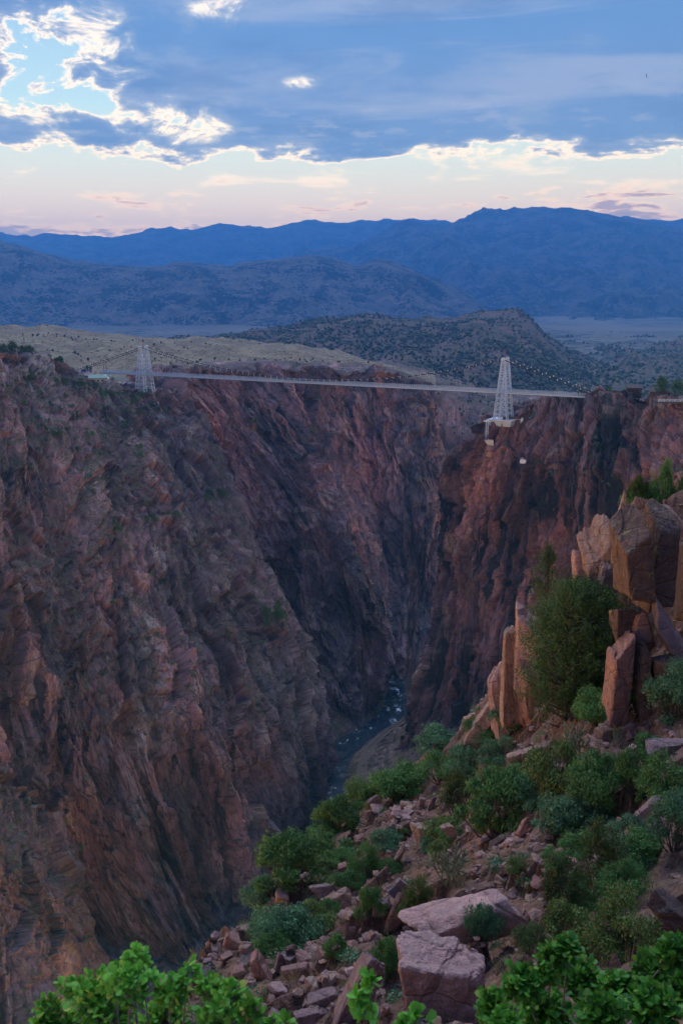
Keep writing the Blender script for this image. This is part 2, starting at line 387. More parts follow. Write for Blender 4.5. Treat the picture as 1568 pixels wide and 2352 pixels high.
wall('gorge_wall_right', [
    [(1230, 940, 800), (1130, 1060, 800), (1090, 1250, 800), (1060, 1400, 790), (1040, 1550, 780), (1010, 1680, 770), (990, 1760, 770)],
    [(1175, 950, 715), (1060, 1075, 735), (1040, 1230, 740), (1015, 1390, 740), (1000, 1530, 730), (960, 1700, 730), (930, 1760, 735)],
    [(1108, 998, 660), (1040, 1085, 690), (1032, 1220, 700), (1008, 1380, 700), (988, 1520, 690), (945, 1690, 695), (905, 1760, 700)],
    [(1160, 970, 648), (1110, 1080, 650), (1090, 1220, 662), (1070, 1380, 668), (1050, 1540, 665), (1020, 1700, 668), (990, 1800, 660)],
    [(1235, 926, 648), (1205, 1060, 630), (1185, 1220, 630), (1165, 1380, 632), (1145, 1540, 632), (1125, 1720, 640), (1100, 1830, 640)],
    [(1350, 932, 628), (1320, 1060, 596), (1310, 1220, 590), (1300, 1380, 590), (1290, 1540, 590), (1280, 1750, 590), (1270, 1850, 590)],
    [(1440, 914, 598), (1435, 1060, 570), (1430, 1220, 560), (1430, 1380, 560), (1430, 1540, 560), (1420, 1750, 560), (1420, 1850, 560)],
    [(1575, 940, 565), (1575, 1060, 535), (1575, 1220, 525), (1575, 1380, 520), (1575, 1540, 520), (1575, 1750, 520), (1575, 1850, 520)],
    [(1800, 950, 520), (1800, 1060, 500), (1800, 1220, 490), (1800, 1380, 490), (1800, 1540, 490), (1800, 1750, 490), (1800, 1850, 490)]],
    400, 470, M_right, 37, capz=-14.0, vs=1.25, big=7, mid=7, small=4.5, fine=1.9, ledge=2.5)
wall('gorge_spur_near', [
    [(-330, 1690, 330), (-280, 1950, 330), (-230, 2200, 320), (-180, 2500, 300)],
    [(-60, 1780, 370), (-10, 1950, 345), (30, 2150, 335), (50, 2450, 310)],
    [(40, 1840, 390), (100, 2020, 375), (160, 2200, 370), (190, 2450, 350)],
    [(85, 1885, 405), (140, 2050, 400), (245, 2240, 405), (310, 2450, 395)],
    [(95, 1890, 440), (155, 2060, 440), (265, 2250, 440), (330, 2450, 430)]],
    240, 300, M_near, 51, cap=50, capz=-30, big=7, mid=6, small=4.0, fine=1.7)

# ------------------------------------------------------------------ gorge floor, river, railway
def river_mid(Y):      # X of the river centre for a distance Y, from the photo
    pts = np.array([[905, 1632], [868, 1662], [815, 1692], [775, 1730], [757, 1770], [748, 1815], [732, 1860], [690, 1960], [600, 2120], [470, 2290]], float)
    a, b = ray(pts[:, 0], pts[:, 1]); D = -353.0 / b
    o = np.argsort(D); return np.interp(Y, D[o], (a * D)[o])
M_floor = cliff_mat('gorge floor rubble', greyamt=0.3, darkamt=0.2, green=0.9, us=2.5, slope=(0.5, 0.8), grass=(0.05, 0.06, 0.03), soil=(0.075, 0.055, 0.046), pink=(0.16, 0.095, 0.085), tan=(0.14, 0.10, 0.08), grey=(0.12, 0.11, 0.10))
ys = np.linspace(400, 980, 330); xs = np.linspace(-130, 190, 230)
XX, YY = np.meshgrid(xs, ys); rm = river_mid(YY)
side = XX - rm
bank = np.where(side > 0, np.clip(side - 9, 0, None) * 0.16 + np.clip(side - 26, 0, None) * 0.30 + np.clip(side - 50, 0, None) * .4, np.clip(-side - 9, 0, None) * 0.5)
hump = np.exp(-((side - 24) / 5.0) ** 2) * 2.5
r1, f1, q1 = cells(XX / 6, YY / 6, 5); r2, f2, q2 = cells(XX / 2.4, YY / 2.4, 6)
zz = np.minimum(bank, 60) - 3.0 * np.exp(-(side / 12.0) ** 2) + hump + np.clip(np.abs(side) / 14 - .5, 0, 1) * ((r1 - .5) * 1.6 + f1 * 1.5 + (r2 - .5) * 0.9) + 1.0
obj('gorge_floor', mkmesh('gorge_floor', np.stack([XX, YY, zz], -1), gridfaces(330, 230), np.stack([XX, YY], -1), {'tone': r2, 'tone2': r1}), M_floor, kind='structure')
m, t, b = newmat('river water', 0.3, 0.22); p = coords(t)
q = scale3(p, (1.0, 0.45, 1.0))
fo = noise(q, 0.16, 7, 0.62, 1.0); fo2 = noise(p, 0.045, 3, 0.5)
foam = (fo.step(0.55, 0.64) * fo2.step(0.42, 0.58)).clamp()
setc(t, b, mix(foam, (0.010, 0.024, 0.040), (0.60, 0.67, 0.72)))
rr = foam * 0.5 + 0.28; t.links.new(rr.s, b.inputs['Roughness'])
bump(t, b, noise(q, 0.5, 6, 0.65, 0.5), 0.8, 0.7); M_river = m
ysr = np.linspace(420, 900, 360); acr = np.linspace(-1, 1, 26)
YR, AR = np.meshgrid(ysr, acr, indexing='ij'); XR = river_mid(YR) + AR * (12.5 + 1.5 * perlin(YR / 25, AR, 3))
ZR = 0.9 + 0.35 * fbm(XR / 6, YR / 9, 4, 8)
obj('river', mkmesh('river', np.stack([XR, YR, ZR], -1), gridfaces(360, 26)[:, ::-1]), M_river, kind='structure')
# railway on the right bank
def strip(name, off0, off1, dz, m, parent=None, **k):
    yy = np.linspace(560, 800, 200); a = river_mid(yy) + off0; c = river_mid(yy) + off1
    zb = np.interp(yy, [560, 800], [6.4, 6.6]) + dz
    v = np.concatenate([np.stack([a, yy, zb], -1), np.stack([c, yy, zb], -1), np.stack([a - .0, yy, zb - 1.6], -1), np.stack([c, yy, zb - 1.6], -1)])
    i = np.arange(199); f = np.concatenate([np.stack([i, i + 200, i + 201, i + 1], -1), np.stack([i, i + 1, i + 401, i + 400], -1), np.stack([i + 200, i + 600, i + 601, i + 201], -1)])
    return obj(name, mkmesh(name, v, f), m, parent, **k)
M_ballast = plain('ballast', (0.10, 0.075, 0.066), 0.95, 0.35, 0.8)
M_steelrail = plain('rail steel', (0.09, 0.07, 0.06), 0.5, 0.2, 2.0, 0.6)
rw = strip('railway', 21.0, 28.5, 0.0, M_ballast, label='railway bed with two rails running beside the river at the gorge bottom', cat='railway')
for o_ in (23.6, 25.1): strip('rail', o_, o_ + 0.16, 0.25, M_steelrail, rw)

# ------------------------------------------------------------------ hills and mountains
def hill(name, cols, nu, nv, m, seed, amp=(20, 8), scl=(300, 90), back=(600, -120), ribs=0.35, crestamp=0.25, toneS=60, far=1.0):
    """cols: fall lines from crest (px,py,D) down to foot; a back slope is added behind the crest"""
    L2 = []; amp = [a * far for a in amp]; scl = [a * far for a in scl]; back = [a * far for a in back]
    for L in cols:
        w_ = [P(q[0], q[1], q[2] * far) for q in L]; c0 = w_[0]; bk = c0 + np.array([c0[0] / c0[1] * back[0], back[0], back[1]]); bm = c0 + np.array([c0[0] / c0[1] * back[0] * .3, back[0] * .3, back[1] * .12])
        L2.append([('w', *bk), ('w', *bm)] + [('w', *q) for q in w_])
    g, U, V = loft(L2, nu, nv); nr = len(L2[0])
    tt = np.linspace(0, nr - 1, nv)[:, None]                    # crest at 2
    k = np.clip(np.abs(tt - 2.0) / 0.8, crestamp, 1.0) * np.clip((nr - 1 - tt) / 0.9, 0.04, 1.0)
    wv = V * ribs
    d_ = amp[0] * ridged(U / scl[0] + 0.4 * perlin(U / scl[0] * 2, V / scl[0], seed + 3), wv / scl[0], 4, seed, 0.5) + amp[1] * fbm(U / scl[1], V / scl[1], 5, seed + 40, 0.55)
    g[..., 2] += d_ * k
    tone = np.clip(0.5 + 0.5 * fbm(U / toneS, V / toneS, 5, seed + 60), 0, 1)
    me = mkmesh(name, g, gridfaces(nv, nu), np.stack([U, V], -1), {'tone': tone, 'tone2': np.clip(0.5 + .5 * fbm(U / toneS * 3, V / toneS * 3, 3, seed + 70), 0, 1)}, smooth=True)
    WALLS[name] = g.reshape(-1, 3)
    return obj(name, me, m, kind='structure')
def hill_mat(name, ground, ground2, tree, rock, s=1.0, dens=0.55, rockamt=0.3, dot=0.03):
    m, t, b = newmat(name, 0.95, 0.15); p = coords(t); tone = attr(t, 'tone')
    c = mix(noise(p, 0.008 * s, 7, 0.6).step(0.4, 0.6), ground, ground2)
    c = mix(noise(p, 0.011 * s, 8, 0.7, 0.4).step(0.60, 0.68) * rockamt, c, rock)
    k = noise(p, 0.05 * s, 6, 0.7).step(0.25, 0.75, 0.6, 1.4, smooth=False); c = mix(1.0, c, vec(t, k, k, k), 'MULTIPLY')
    dt = voro(p, dot * s, 'Distance'); cl = noise(p, 0.006 * s, 6, 0.65)
    thr = cl.step(0.35, 0.65, 0.10, 0.62 + dens * 0.3)
    df = (thr - dt).step(-0.04, 0.06)
    c = mix(df, c, tree)
    setc(t, b, c); bump(t, b, df * 0.6 + noise(p, 0.03 * s, 6, 0.65) * 0.8, 0.8, 14 / s)
    return m
M_grass = hill_mat('dry grass hill', (0.29, 0.22, 0.135), (0.20, 0.15, 0.10), (0.05, 0.06, 0.03), (0.22, 0.12, 0.105), 4.0, -0.9, 0.75, 0.06)
M_scrubhill = hill_mat('scrub hill', (0.16, 0.105, 0.08), (0.105, 0.085, 0.058), (0.022, 0.032, 0.018), (0.30, 0.15, 0.115), 2.0, 0.45, 0.8, 0.05)
M_front = hill_mat('front mountain', (0.15, 0.115, 0.09), (0.09, 0.077, 0.06), (0.012, 0.017, 0.013), (0.18, 0.125, 0.105), 1.0, 0.6, 0.4, 0.045)
M_far = hill_mat('far mountain', (0.11, 0.09, 0.072), (0.055, 0.052, 0.042), (0.010, 0.014, 0.011), (0.15, 0.11, 0.095), 0.7, 0.7, 0.3, 0.04)

def cols(pxs, *rows):
    """rows: per row a list of (py, D) or a (py, D) pair for all"""
    out = []
    for i, px in enumerate(pxs):
        out.append([(px, *(r[i] if isinstance(r, list) else r)) for r in rows])
    return out
# grassy hill behind the left rim
gp = [-200, -60, 40, 120, 200, 330, 430, 520, 620, 700, 760, 830, 900, 1000]
hill('grass_hill', cols(gp,
    list(zip([758, 760, 762, 764, 774, 788, 793, 794, 803, 812, 822, 838, 856, 890], [1350] * 14)),
    list(zip([790, 792, 795, 800, 806, 812, 815, 818, 824, 830, 838, 848, 862, 895], [1150, 1150, 1150, 1150, 1150, 1150, 1150, 1150, 1160, 1180, 1190, 1200, 1210, 1220])),
    list(zip([822, 825, 832, 838, 840, 842, 842, 846, 848, 852, 856, 864, 878, 910], [980, 980, 980, 990, 990, 990, 1000, 1020, 1040, 1060, 1080, 1100, 1120, 1130])),
    list(zip([836, 840, 850, 856, 862, 868, 866, 866, 868, 872, 876, 882, 895, 930], [760, 800, 830, 850, 860, 870, 900, 930, 960, 990, 1020, 1040, 1060, 1090]))),
    300, 200, M_grass, 71, amp=(10, 4), scl=(160, 40), back=(500, -60), crestamp=0.15)
# red ridges running down to the gorge behind the bridge
hill('red_ridge', cols([700, 800, 870, 940, 1000, 1060, 1130, 1220, 1320],
    list(zip([815, 832, 842, 858, 872, 888, 905, 925, 945], [1650, 1650, 1620, 1600, 1560, 1550, 1550, 1550, 1550])),
    list(zip([850, 868, 880, 900, 915, 922, 935, 955, 975], [1400, 1400, 1400, 1380, 1380, 1380, 1380, 1380, 1380])),
    list(zip([890, 905, 918, 930, 940, 950, 965, 985, 1005], [1280, 1280, 1270, 1260, 1260, 1270, 1280, 1290, 1300])),
    list(zip([1020, 1030, 1045, 1060, 1070, 1080, 1090, 1110, 1130], [1200] * 9)),
    list(zip([1180, 1190, 1200, 1210, 1220, 1230, 1240, 1260, 1270], [1130] * 9))),
    260, 260, cliff_mat('far red ridge rock', greyamt=0.35, darkamt=0.5, green=0.95, us=0.8, slope=(0.55, 0.8), grass=(0.10, 0.09, 0.05), soil=(0.19, 0.13, 0.09)), 83, amp=(16, 5), scl=(110, 28), back=(400, -120), ribs=0.5, crestamp=0.4)
# scrubby rocky hill in the middle distance
hp = [380, 480, 560, 640, 730, 820, 900, 1000, 1100, 1170, 1210, 1250, 1300, 1370, 1450]
hill('rocky_hill', cols(hp,
    list(zip([800, 792, 780, 766, 750, 738, 745, 748, 738, 734, 748, 780, 822, 850, 880], [2600] * 15)),
    list(zip([815, 806, 798, 790, 782, 775, 778, 782, 780, 782, 795, 820, 850, 872, 900], [2300] * 15)),
    list(zip([830, 825, 822, 818, 815, 815, 815, 820, 830, 840, 850, 865, 885, 900, 925], [2000] * 15)),
    list(zip([860, 860, 862, 865, 868, 870, 875, 885, 900, 915, 925, 935, 945, 955, 970], [1750] * 15))),
    340, 220, M_scrubhill, 97, amp=(34, 12), scl=(330, 90), back=(900, -200), crestamp=0.22)
hill('broken_hills', cols([1150, 1230, 1300, 1380, 1460, 1540, 1640, 1760],
    list(zip([800, 795, 792, 800, 790, 796, 780, 778], [4300] * 8)),
    list(zip([815, 812, 820, 812, 820, 808, 806, 800], [3500] * 8)),
    list(zip([845, 850, 842, 858, 842, 848, 838, 830], [2700] * 8)),
    list(zip([920, 920, 920, 915, 910, 905, 900, 900], [1900] * 8)),
    list(zip([1000, 1000, 1000, 990, 985, 980, 970, 970], [1500] * 8))),
    300, 240, M_scrubhill, 113, amp=(45, 14), scl=(420, 110), back=(900, -120), crestamp=0.5)
# valley floor out to the horizon
m, t, b = newmat('valley floor', 0.95, 0.15); p = coords(t)
c = mix(noise(p, 0.0011, 7, 0.6, 0.5).step(0.40, 0.60), (0.19, 0.16, 0.12), (0.12, 0.105, 0.08))
df = (noise(scale3(p, (1, 0.45, 1)), 0.0016, 6, 0.65).step(0.45, 0.62, 0.05, 0.55) - voro(p, 0.02, 'Distance')).step(-0.03, 0.08)
setc(t, b, mix(df, c, (0.035, 0.045, 0.025))); M_valley = m
gx = np.linspace(-17300, 17300, 140); gy = np.concatenate([np.linspace(1900, 9000, 120), np.linspace(9300, 18200, 30)])
GX, GY = np.meshgrid(gx, gy)
GZ = CZ - 200 + 12 * fbm(GX / 1500, GY / 1500, 4, 131)
obj('ground', mkmesh('ground', np.stack([GX, GY, GZ], -1), gridfaces(len(gy), len(gx)), smooth=True), M_valley, kind='structure')
fy = 745
hill('front_mountains', cols([-260, -120, -40, 0, 60, 120, 180, 260, 350, 430, 520, 560, 640, 690, 760, 820, 870, 930, 1000, 1070, 1130, 1200],
    list(zip([575, 560, 556, 561, 577, 597, 611, 617, 620, 612, 619, 607, 600, 591, 598, 616, 605, 620, 650, 690, 728, 760], [6500] * 22)),
    list(zip([640, 630, 622, 625, 640, 652, 655, 652, 655, 656, 655, 652, 645, 640, 645, 655, 655, 660, 685, 715, 740, 765], [6200] * 22)),
    list(zip([700, 695, 690, 688, 700, 695, 700, 690, 700, 690, 690, 700, 690, 690, 690, 695, 700, 702, 715, 732, 748, 768], [5900] * 22)),
    list(zip([745] * 18 + [748, 752, 758, 772], [5600] * 22)), (795, 5000)),
    520, 200, M_front, 141, amp=(60, 22), scl=(800, 220), back=(2500, -420), ribs=0.45, crestamp=0.16, far=1.08)
hill('left_far_hump', cols([150, 210, 250, 290, 330, 370, 420], list(zip([630, 612, 604, 603, 609, 618, 632], [9000] * 7)), (660, 8600), (700, 8300)), 80, 40, M_far, 145, amp=(60, 30), scl=(900, 300), back=(1500, -300), crestamp=0.1, far=1.4)
hill('great_mountain', cols([640, 740, 800, 850, 900, 940, 1000, 1040, 1070, 1110, 1170, 1250, 1330, 1380, 1440, 1500, 1568, 1640, 1760, 1900],
    list(zip([620, 586, 573, 560, 541, 528, 535, 520, 513, 511, 505, 497, 492, 497, 507, 519, 530, 540, 552, 570], [8600] * 20)),
    list(zip([665, 630, 620, 605, 595, 588, 590, 582, 580, 576, 570, 566, 562, 566, 572, 578, 585, 592, 600, 610], [8000] * 20)),
    list(zip([705, 690, 680, 675, 665, 660, 662, 655, 650, 650, 650, 648, 645, 648, 650, 652, 655, 658, 660, 665], [7000] * 20)),
    list(zip([740] * 3 + [735] * 17, [5800] * 20)), (785, 4700)),
    520, 240, M_far, 151, amp=(150, 50), scl=(1400, 380), back=(1500, -300), ribs=0.5, crestamp=0.10, far=1.4)
hill('back_range', cols([-250, -100, 0, 40, 100, 150, 210, 290, 340, 430, 510, 560, 610, 660, 700, 750, 800, 830, 900, 960, 1040, 1120, 1250],
    list(zip([566, 560, 568, 553, 545, 547, 555, 550, 536, 533, 520, 527, 530, 524, 517, 525, 527, 517, 516, 513, 518, 525, 530], [14500] * 23)),
    list(zip([600] * 23, [13500] * 23)), (650, 12500), (700, 11500)),
    420, 120, M_far, 163, amp=(130, 45), scl=(1500, 450), back=(1500, -300), crestamp=0.08, far=1.12)
hill('right_back_range', cols([1300, 1400, 1440, 1480, 1530, 1580, 1680, 1800], list(zip([530, 512, 505, 509, 516, 513, 520, 540], [16500] * 8)), (560, 15500), (640, 14000)), 120, 50, M_far, 171, amp=(150, 60), scl=(2500, 800), back=(1200, -250), crestamp=0.08, far=0.98)
hill('left_back_range', cols([-300, -150, 0, 60, 140, 220], list(zip([545, 552, 550, 553, 562, 575], [16500] * 6)), (580, 15500), (640, 14000)), 80, 50, M_far, 172, amp=(150, 60), scl=(2500, 800), back=(1200, -250), crestamp=0.08, far=0.98)

# ------------------------------------------------------------------ foreground slope
ctrl = [(1100, 2300, 11.5), (1300, 2000, 18), (1000, 2000, 25), (1568, 2000, 15), (1440, 1820, 20), (1568, 1720, 24), (1500, 1650, 27), (1310, 1650, 32), (1200, 1800, 30),
        (1050, 1850, 36), (900, 1900, 39), (760, 2000, 37), (820, 2120, 24), (700, 2250, 17), (600, 2200, 21), (900, 2250, 15.5), (560, 2330, 16), (760, 2340, 13.5), (1200, 2150, 15), (1400, 2150, 11.5),
        (1560, 2200, 10.5), (1568, 1560, 28), (1480, 1560, 30), (1400, 1520, 34), (1290, 1560, 38), (1200, 1640, 41)]
edgep = [(1700, 1000, 37), (1600, 1120, 35), (1500, 1165, 35), (1430, 1245, 38), (1345, 1360, 42), (1230, 1475, 45), (1140, 1590, 48), (1055, 1700, 50), (970, 1765, 50), (870, 1820, 48), (745, 1935, 42), (650, 2020, 36), (590, 2120, 30),
         (470, 2200, 24), (400, 2280, 20), (330, 2380, 16.5), (230, 2480, 13)]
cw = np.array([P(*q) for q in ctrl + edgep] + [(-1.2, 4.5, CZ - 5.2), (0, 0, CZ - 1.75), (0, 6, CZ - 6.2), (1.8, 6, CZ - 5.7), (0, 9, CZ - 8.2), (2.5, 9, CZ - 7.6), (4, 7, CZ - 5.0), (6, 10, CZ - 6.4), (-3, 3, CZ - 5.5), (3, 1, CZ - 2.0), (-2, -4, CZ - 1.0), (4, -4, CZ), (15, 20, CZ - 6), (20, 34, CZ - 4), (14, 8, CZ - 2)])
def tps_fit(pts, lam=0.5):
    n_ = len(pts); d_ = np.linalg.norm(pts[:, None, :2] - pts[None, :, :2], axis=2)
    K = np.where(d_ > 0, d_ ** 2 * np.log(d_ + 1e-9), 0) + lam * np.eye(n_); Pm = np.c_[np.ones(n_), pts[:, :2]]
    A = np.block([[K, Pm], [Pm.T, np.zeros((3, 3))]]); s = np.linalg.solve(A, np.r_[pts[:, 2], 0, 0, 0]); return s[:n_], s[n_:]
tw, ta = tps_fit(cw)
EW = np.array([P(*q) for q in edgep])[:, :2]
EW = np.concatenate([[[60.0, 40.0]], EW, [[-6.0, 6.0], [-8.0, -10.0]]])
def edge_dist(x_, y_):
    """signed distance to the brink: positive beyond it"""
    best = np.full(x_.shape, 1e9); sg = np.ones_like(x_)
    for a, c in zip(EW[:-1], EW[1:]):
        ab = c - a; tt = np.clip(((x_ - a[0]) * ab[0] + (y_ - a[1]) * ab[1]) / (ab @ ab), 0, 1)
        qx, qy = a[0] + ab[0] * tt, a[1] + ab[1] * tt; dd = np.hypot(x_ - qx, y_ - qy)
        cr = ab[0] * (y_ - a[1]) - ab[1] * (x_ - a[0])
        m = dd < best; best = np.where(m, dd, best); sg = np.where(m, np.where(cr < 0, 1.0, -1.0), sg)
    return best * sg
def g_raw(x_, y_):
    z_ = ta[0] + ta[1] * x_ + ta[2] * y_
    for (a, c, _), w_ in zip(cw, tw):
        r2 = (x_ - a) ** 2 + (y_ - c) ** 2; z_ = z_ + w_ * 0.5 * r2 * np.log(r2 + 1e-9)
    e = edge_dist(x_, y_)
    return z_, e
FX = np.arange(-16, 26, 0.14); FY = np.arange(-6, 66, 0.16)
FXX, FYY = np.meshgrid(FX, FY)
fz, fe = g_raw(FXX, FYY)
fcl = np.clip(fe, 0, None)
if fe[np.argmin(abs(FY - 25)), np.argmin(abs(FX - 6))] > 0: fcl = np.clip(-fe, 0, None)
# beyond the brink the model surface would run wild: hold the height there and let it fall away as a cliff
fz = np.clip(fz, CZ - 60, CZ + 3) - fcl * 1.9 - np.clip(fcl - 1.0, 0, None) * 1.3
c1, cf1, _ = cells(FXX / 2.2 + 0.3 * perlin(FXX / 2, FYY / 2, 1), FYY / 2.6, 201); c2, cf2, _ = cells(FXX / 0.8, FYY / 0.95, 203); c3, cf3, _ = cells(FXX / 0.33, FYY / 0.4, 204)
far_ = np.clip((FYY - 6) / 6, 0.1, 1)
fz = fz + far_ * (0.35 * fbm(FXX / 5, FYY / 5, 4, 205) + 0.45 * ((c1 - .5) + cf1) + 0.2 * ((c2 - .5) + cf2 * 1.2) + 0.05 * (c3 - .5)) + np.clip(fcl, 0, 3) * 0.6 * (c1 - 0.5)
WALLS['slope'] = np.stack([FXX, FYY, fz], -1).reshape(-1, 3)
def gz(x_, y_):
    i = np.clip((np.asarray(x_) - FX[0]) / 0.14, 0, len(FX) - 2.001); j = np.clip((np.asarray(y_) - FY[0]) / 0.16, 0, len(FY) - 2.001)
    a, c = i.astype(int), j.astype(int); u, v = i - a, j - c
    return (fz[c, a] * (1 - u) + fz[c, a + 1] * u) * (1 - v) + (fz[c + 1, a] * (1 - u) + fz[c + 1, a + 1] * u) * v
def on_slope(px, py, y0=6.0):
    """first point of the slope that the ray through a picture point meets"""
    a, b_ = ray(px, py); D = np.arange(y0, 62, 0.05); zr = CZ + b_ * D; zg = gz(a * D, D)
    h = np.nonzero(zr <= zg)[0]
    if len(h) == 0:
        k = np.argmin(zr - zg)
    else: k = h[0]
    return np.array([a * D[k], D[k], zg[k]])
m, t, b = newmat('slope soil and gravel', 0.95, 0.15); p = coords(t)
c = mix(noise(p, 0.6, 6, 0.6).step(0.38, 0.62), (0.20, 0.105, 0.07), (0.13, 0.075, 0.055))
c = mix(noise(p, 0.9, 6, 0.65, 0.4).step(0.52, 0.68) * 0.8, c, (0.22, 0.155, 0.095))       # straw litter
vd = voro(p, 7.0, 'Color'); vx, vy, vz = sep(vd)
c = mix(vx.step(0.55, 0.95) * 0.7, c, (0.25, 0.14, 0.105)); c = mix(vy.step(0.75, 0.95) * 0.5, c, (0.14, 0.09, 0.085))
k = noise(p, 9.0, 5, 0.7).step(0.25, 0.75, 0.6, 1.35, smooth=False); c = mix(1.0, c, vec(t, k, k, k), 'MULTIPLY')
setc(t, b, c); hv = voro(p, 7.0, 'Distance') * -0.6 + voro(p, 19.0, 'Distance') * -0.3 + noise(p, 16, 5, 0.7) * 0.5
bump(t, b, hv, 0.9, 0.10); M_soil = m
obj('hillside', mkmesh('hillside', np.stack([FXX, FYY, fz], -1), gridfaces(len(FY), len(FX))), M_soil, kind='structure')

# ------------------------------------------------------------------ rocks
def ico(sub):
    import bmesh
    bm = bmesh.new(); bmesh.ops.create_icosphere(bm, subdivisions=sub, radius=1.0)
    v = np.array([q.co[:] for q in bm.verts]); f = np.array([[q.index for q in fc.verts] for fc in bm.faces]); bm.free(); return v, f
ICO = {k: ico(k) for k in (1, 2, 3, 4, 5, 6)}
def p3(v, s, seed):      # cheap 3d noise from three 2d slices
    return (perlin(v[:, 0] * s + 3.1, v[:, 1] * s - 1.7, seed) + perlin(v[:, 1] * s + 8.3, v[:, 2] * s + 2.9, seed + 1) + perlin(v[:, 2] * s - 4.4, v[:, 0] * s + 6.6, seed + 2)) / 1.7
def rock_mesh(name, seed, sub=3, planes=14, sharp=0.0, noise_=0.06, flat=0.0, crack=0.0, dims=(1, 1, 1)):
    r = np.random.default_rng(seed); v, f = ICO[sub]
    ax6 = np.array([[1, 0, 0], [-1, 0, 0], [0, 1, 0], [0, -1, 0], [0, 0, 1], [0, 0, -1.0]]) + 0.22 * r.normal(size=(6, 3))
    nn = np.concatenate([ax6, r.normal(size=(planes - 4, 3))]); nn /= np.linalg.norm(nn, axis=1)[:, None]
    hh = np.r_[0.52 + 0.16 * r.random(6), 0.70 + 0.32 * r.random(planes - 4)]
    if flat: hh[4] = 0.5
    dt = v @ nn.T
    rad = np.where(dt > 0.05, hh / np.maximum(dt, 0.05), 9.0)
    k = 26.0 + sharp
    rr_ = -np.log(np.exp(-k * np.minimum(rad, 1.6)).sum(1) + np.exp(-k * 1.35)) / k
    w_ = v * rr_[:, None]
    w_ = w_ / np.abs(w_).max(0)
    d3 = w_ * np.array(dims)
    ds = float(np.mean(dims))
    nz = noise_ * (p3(d3 / ds, 1.7, seed) + 0.55 * p3(d3 / ds, 4.1, seed + 5) + 0.3 * p3(d3 / ds, 9.0, seed + 9) + 0.18 * p3(d3 / ds, 19.0, seed + 19))
    if crack:
        ax = r.normal(size=3); ax /= np.linalg.norm(ax); s1 = d3 @ ax / ds; s2 = d3 @ np.cross(ax, [0.3, 0.2, 0.9]) / ds
        q1, qf, _ = cells(s1 * 2.1 + 0.25 * p3(d3 / ds, 2.0, seed + 31), s2 * 0.9 + 0.2 * p3(d3 / ds, 1.5, seed + 41), seed)
        nz = nz + crack * ((q1 - .5) + qf * 0.5)
        q1, qf, _ = cells(s1 * 5.3 + 0.2 * p3(d3 / ds, 3.0, seed + 33), s2 * 2.6, seed + 3)
        nz = nz + crack * 0.4 * ((q1 - .5) + qf * 0.6)
    w_ = w_ * (1 + nz)[:, None]
    return mkmesh(name, w_, f, attrs={'tone': np.clip(.5 + .5 * p3(w_, 2.0, seed + 50), 0, 1)}, smooth=False)
def rock_mat(name, a, b2, c2, lichen=(0.24, 0.24, 0.18), lam=0.35, yel=0.0, dark=0.4):
    m, t, b = newmat(name, 0.9, 0.25)
    oi = t.nodes.new('ShaderNodeObjectInfo'); ro = X(t, oi.outputs['Random'])
    g_ = t.nodes.new('ShaderNodeNewGeometry'); p = X(t, g_.outputs['Position'])
    c = mix(noise(p, 0.9, 6, 0.6, 0.5).step(0.36, 0.64), a, b2)
    c = mix(noise(p, 1.7, 6, 0.65, 0.8).step(0.5, 0.7) * 0.7, c, c2)
    c = mix(ro.step(0.0, 1.0, 0.0, 0.45, smooth=False), c, c2)
    up = sep(X(t, g_.outputs['Normal']))[2]
    lf = noise(p, 2.6, 8, 0.72).step(0.52, 0.64) * lam * up.step(-0.2, 0.5)
    c = mix(lf.clamp(), c, lichen)
    if yel: c = mix((noise(p, 1.3, 8, 0.75).step(0.585, 0.635) * yel).clamp(), c, (0.36, 0.25, 0.03))
    sp = noise(p, 28, 4, 0.7).step(0.28, 0.72, 0.62, 1.4, smooth=False) * noise(p, 5.0, 5, 0.65).step(0.25, 0.75, 0.7, 1.35, smooth=False)
    c = mix(1.0, c, vec(t, sp, sp, sp), 'MULTIPLY')
    cr = voro(scale3(p, (1, 1, 1.6)), 1.1, 'Distance', 'DISTANCE_TO_EDGE')
    cn = cr + (noise(p, 3.0, 4, 0.6) - 0.5) * 0.10
    c = mix(cn.step(0.0, 0.02, dark, 0.0), c, (0.05, 0.035, 0.03))
    setc(t, b, c)
    bump(t, b, noise(p, 7, 8, 0.72) + noise(p, 1.8, 5, 0.6) * 1.5 + cn.step(0, 0.06) * 0.5, 0.8, 0.08)
    return m
RK = {'pink': rock_mat('pink granite', (0.48, 0.28, 0.235), (0.37, 0.21, 0.18), (0.25, 0.15, 0.15), lam=0.25),
      'brown': rock_mat('brown granite', (0.15, 0.085, 0.06), (0.115, 0.07, 0.055), (0.09, 0.062, 0.06), lam=0.45, yel=0.6),
      'red': rock_mat('red granite', (0.34, 0.165, 0.12), (0.27, 0.14, 0.11), (0.21, 0.12, 0.11), lam=0.25),
      'tan': rock_mat('tan granite', (0.38, 0.235, 0.165), (0.32, 0.19, 0.14), (0.25, 0.145, 0.12), lam=0.35, yel=0.25),
      'purple': rock_mat('purple grey granite', (0.22, 0.135, 0.13), (0.26, 0.16, 0.14), (0.175, 0.115, 0.12), lam=0.3, yel=0.2)}
TOP_RED = None
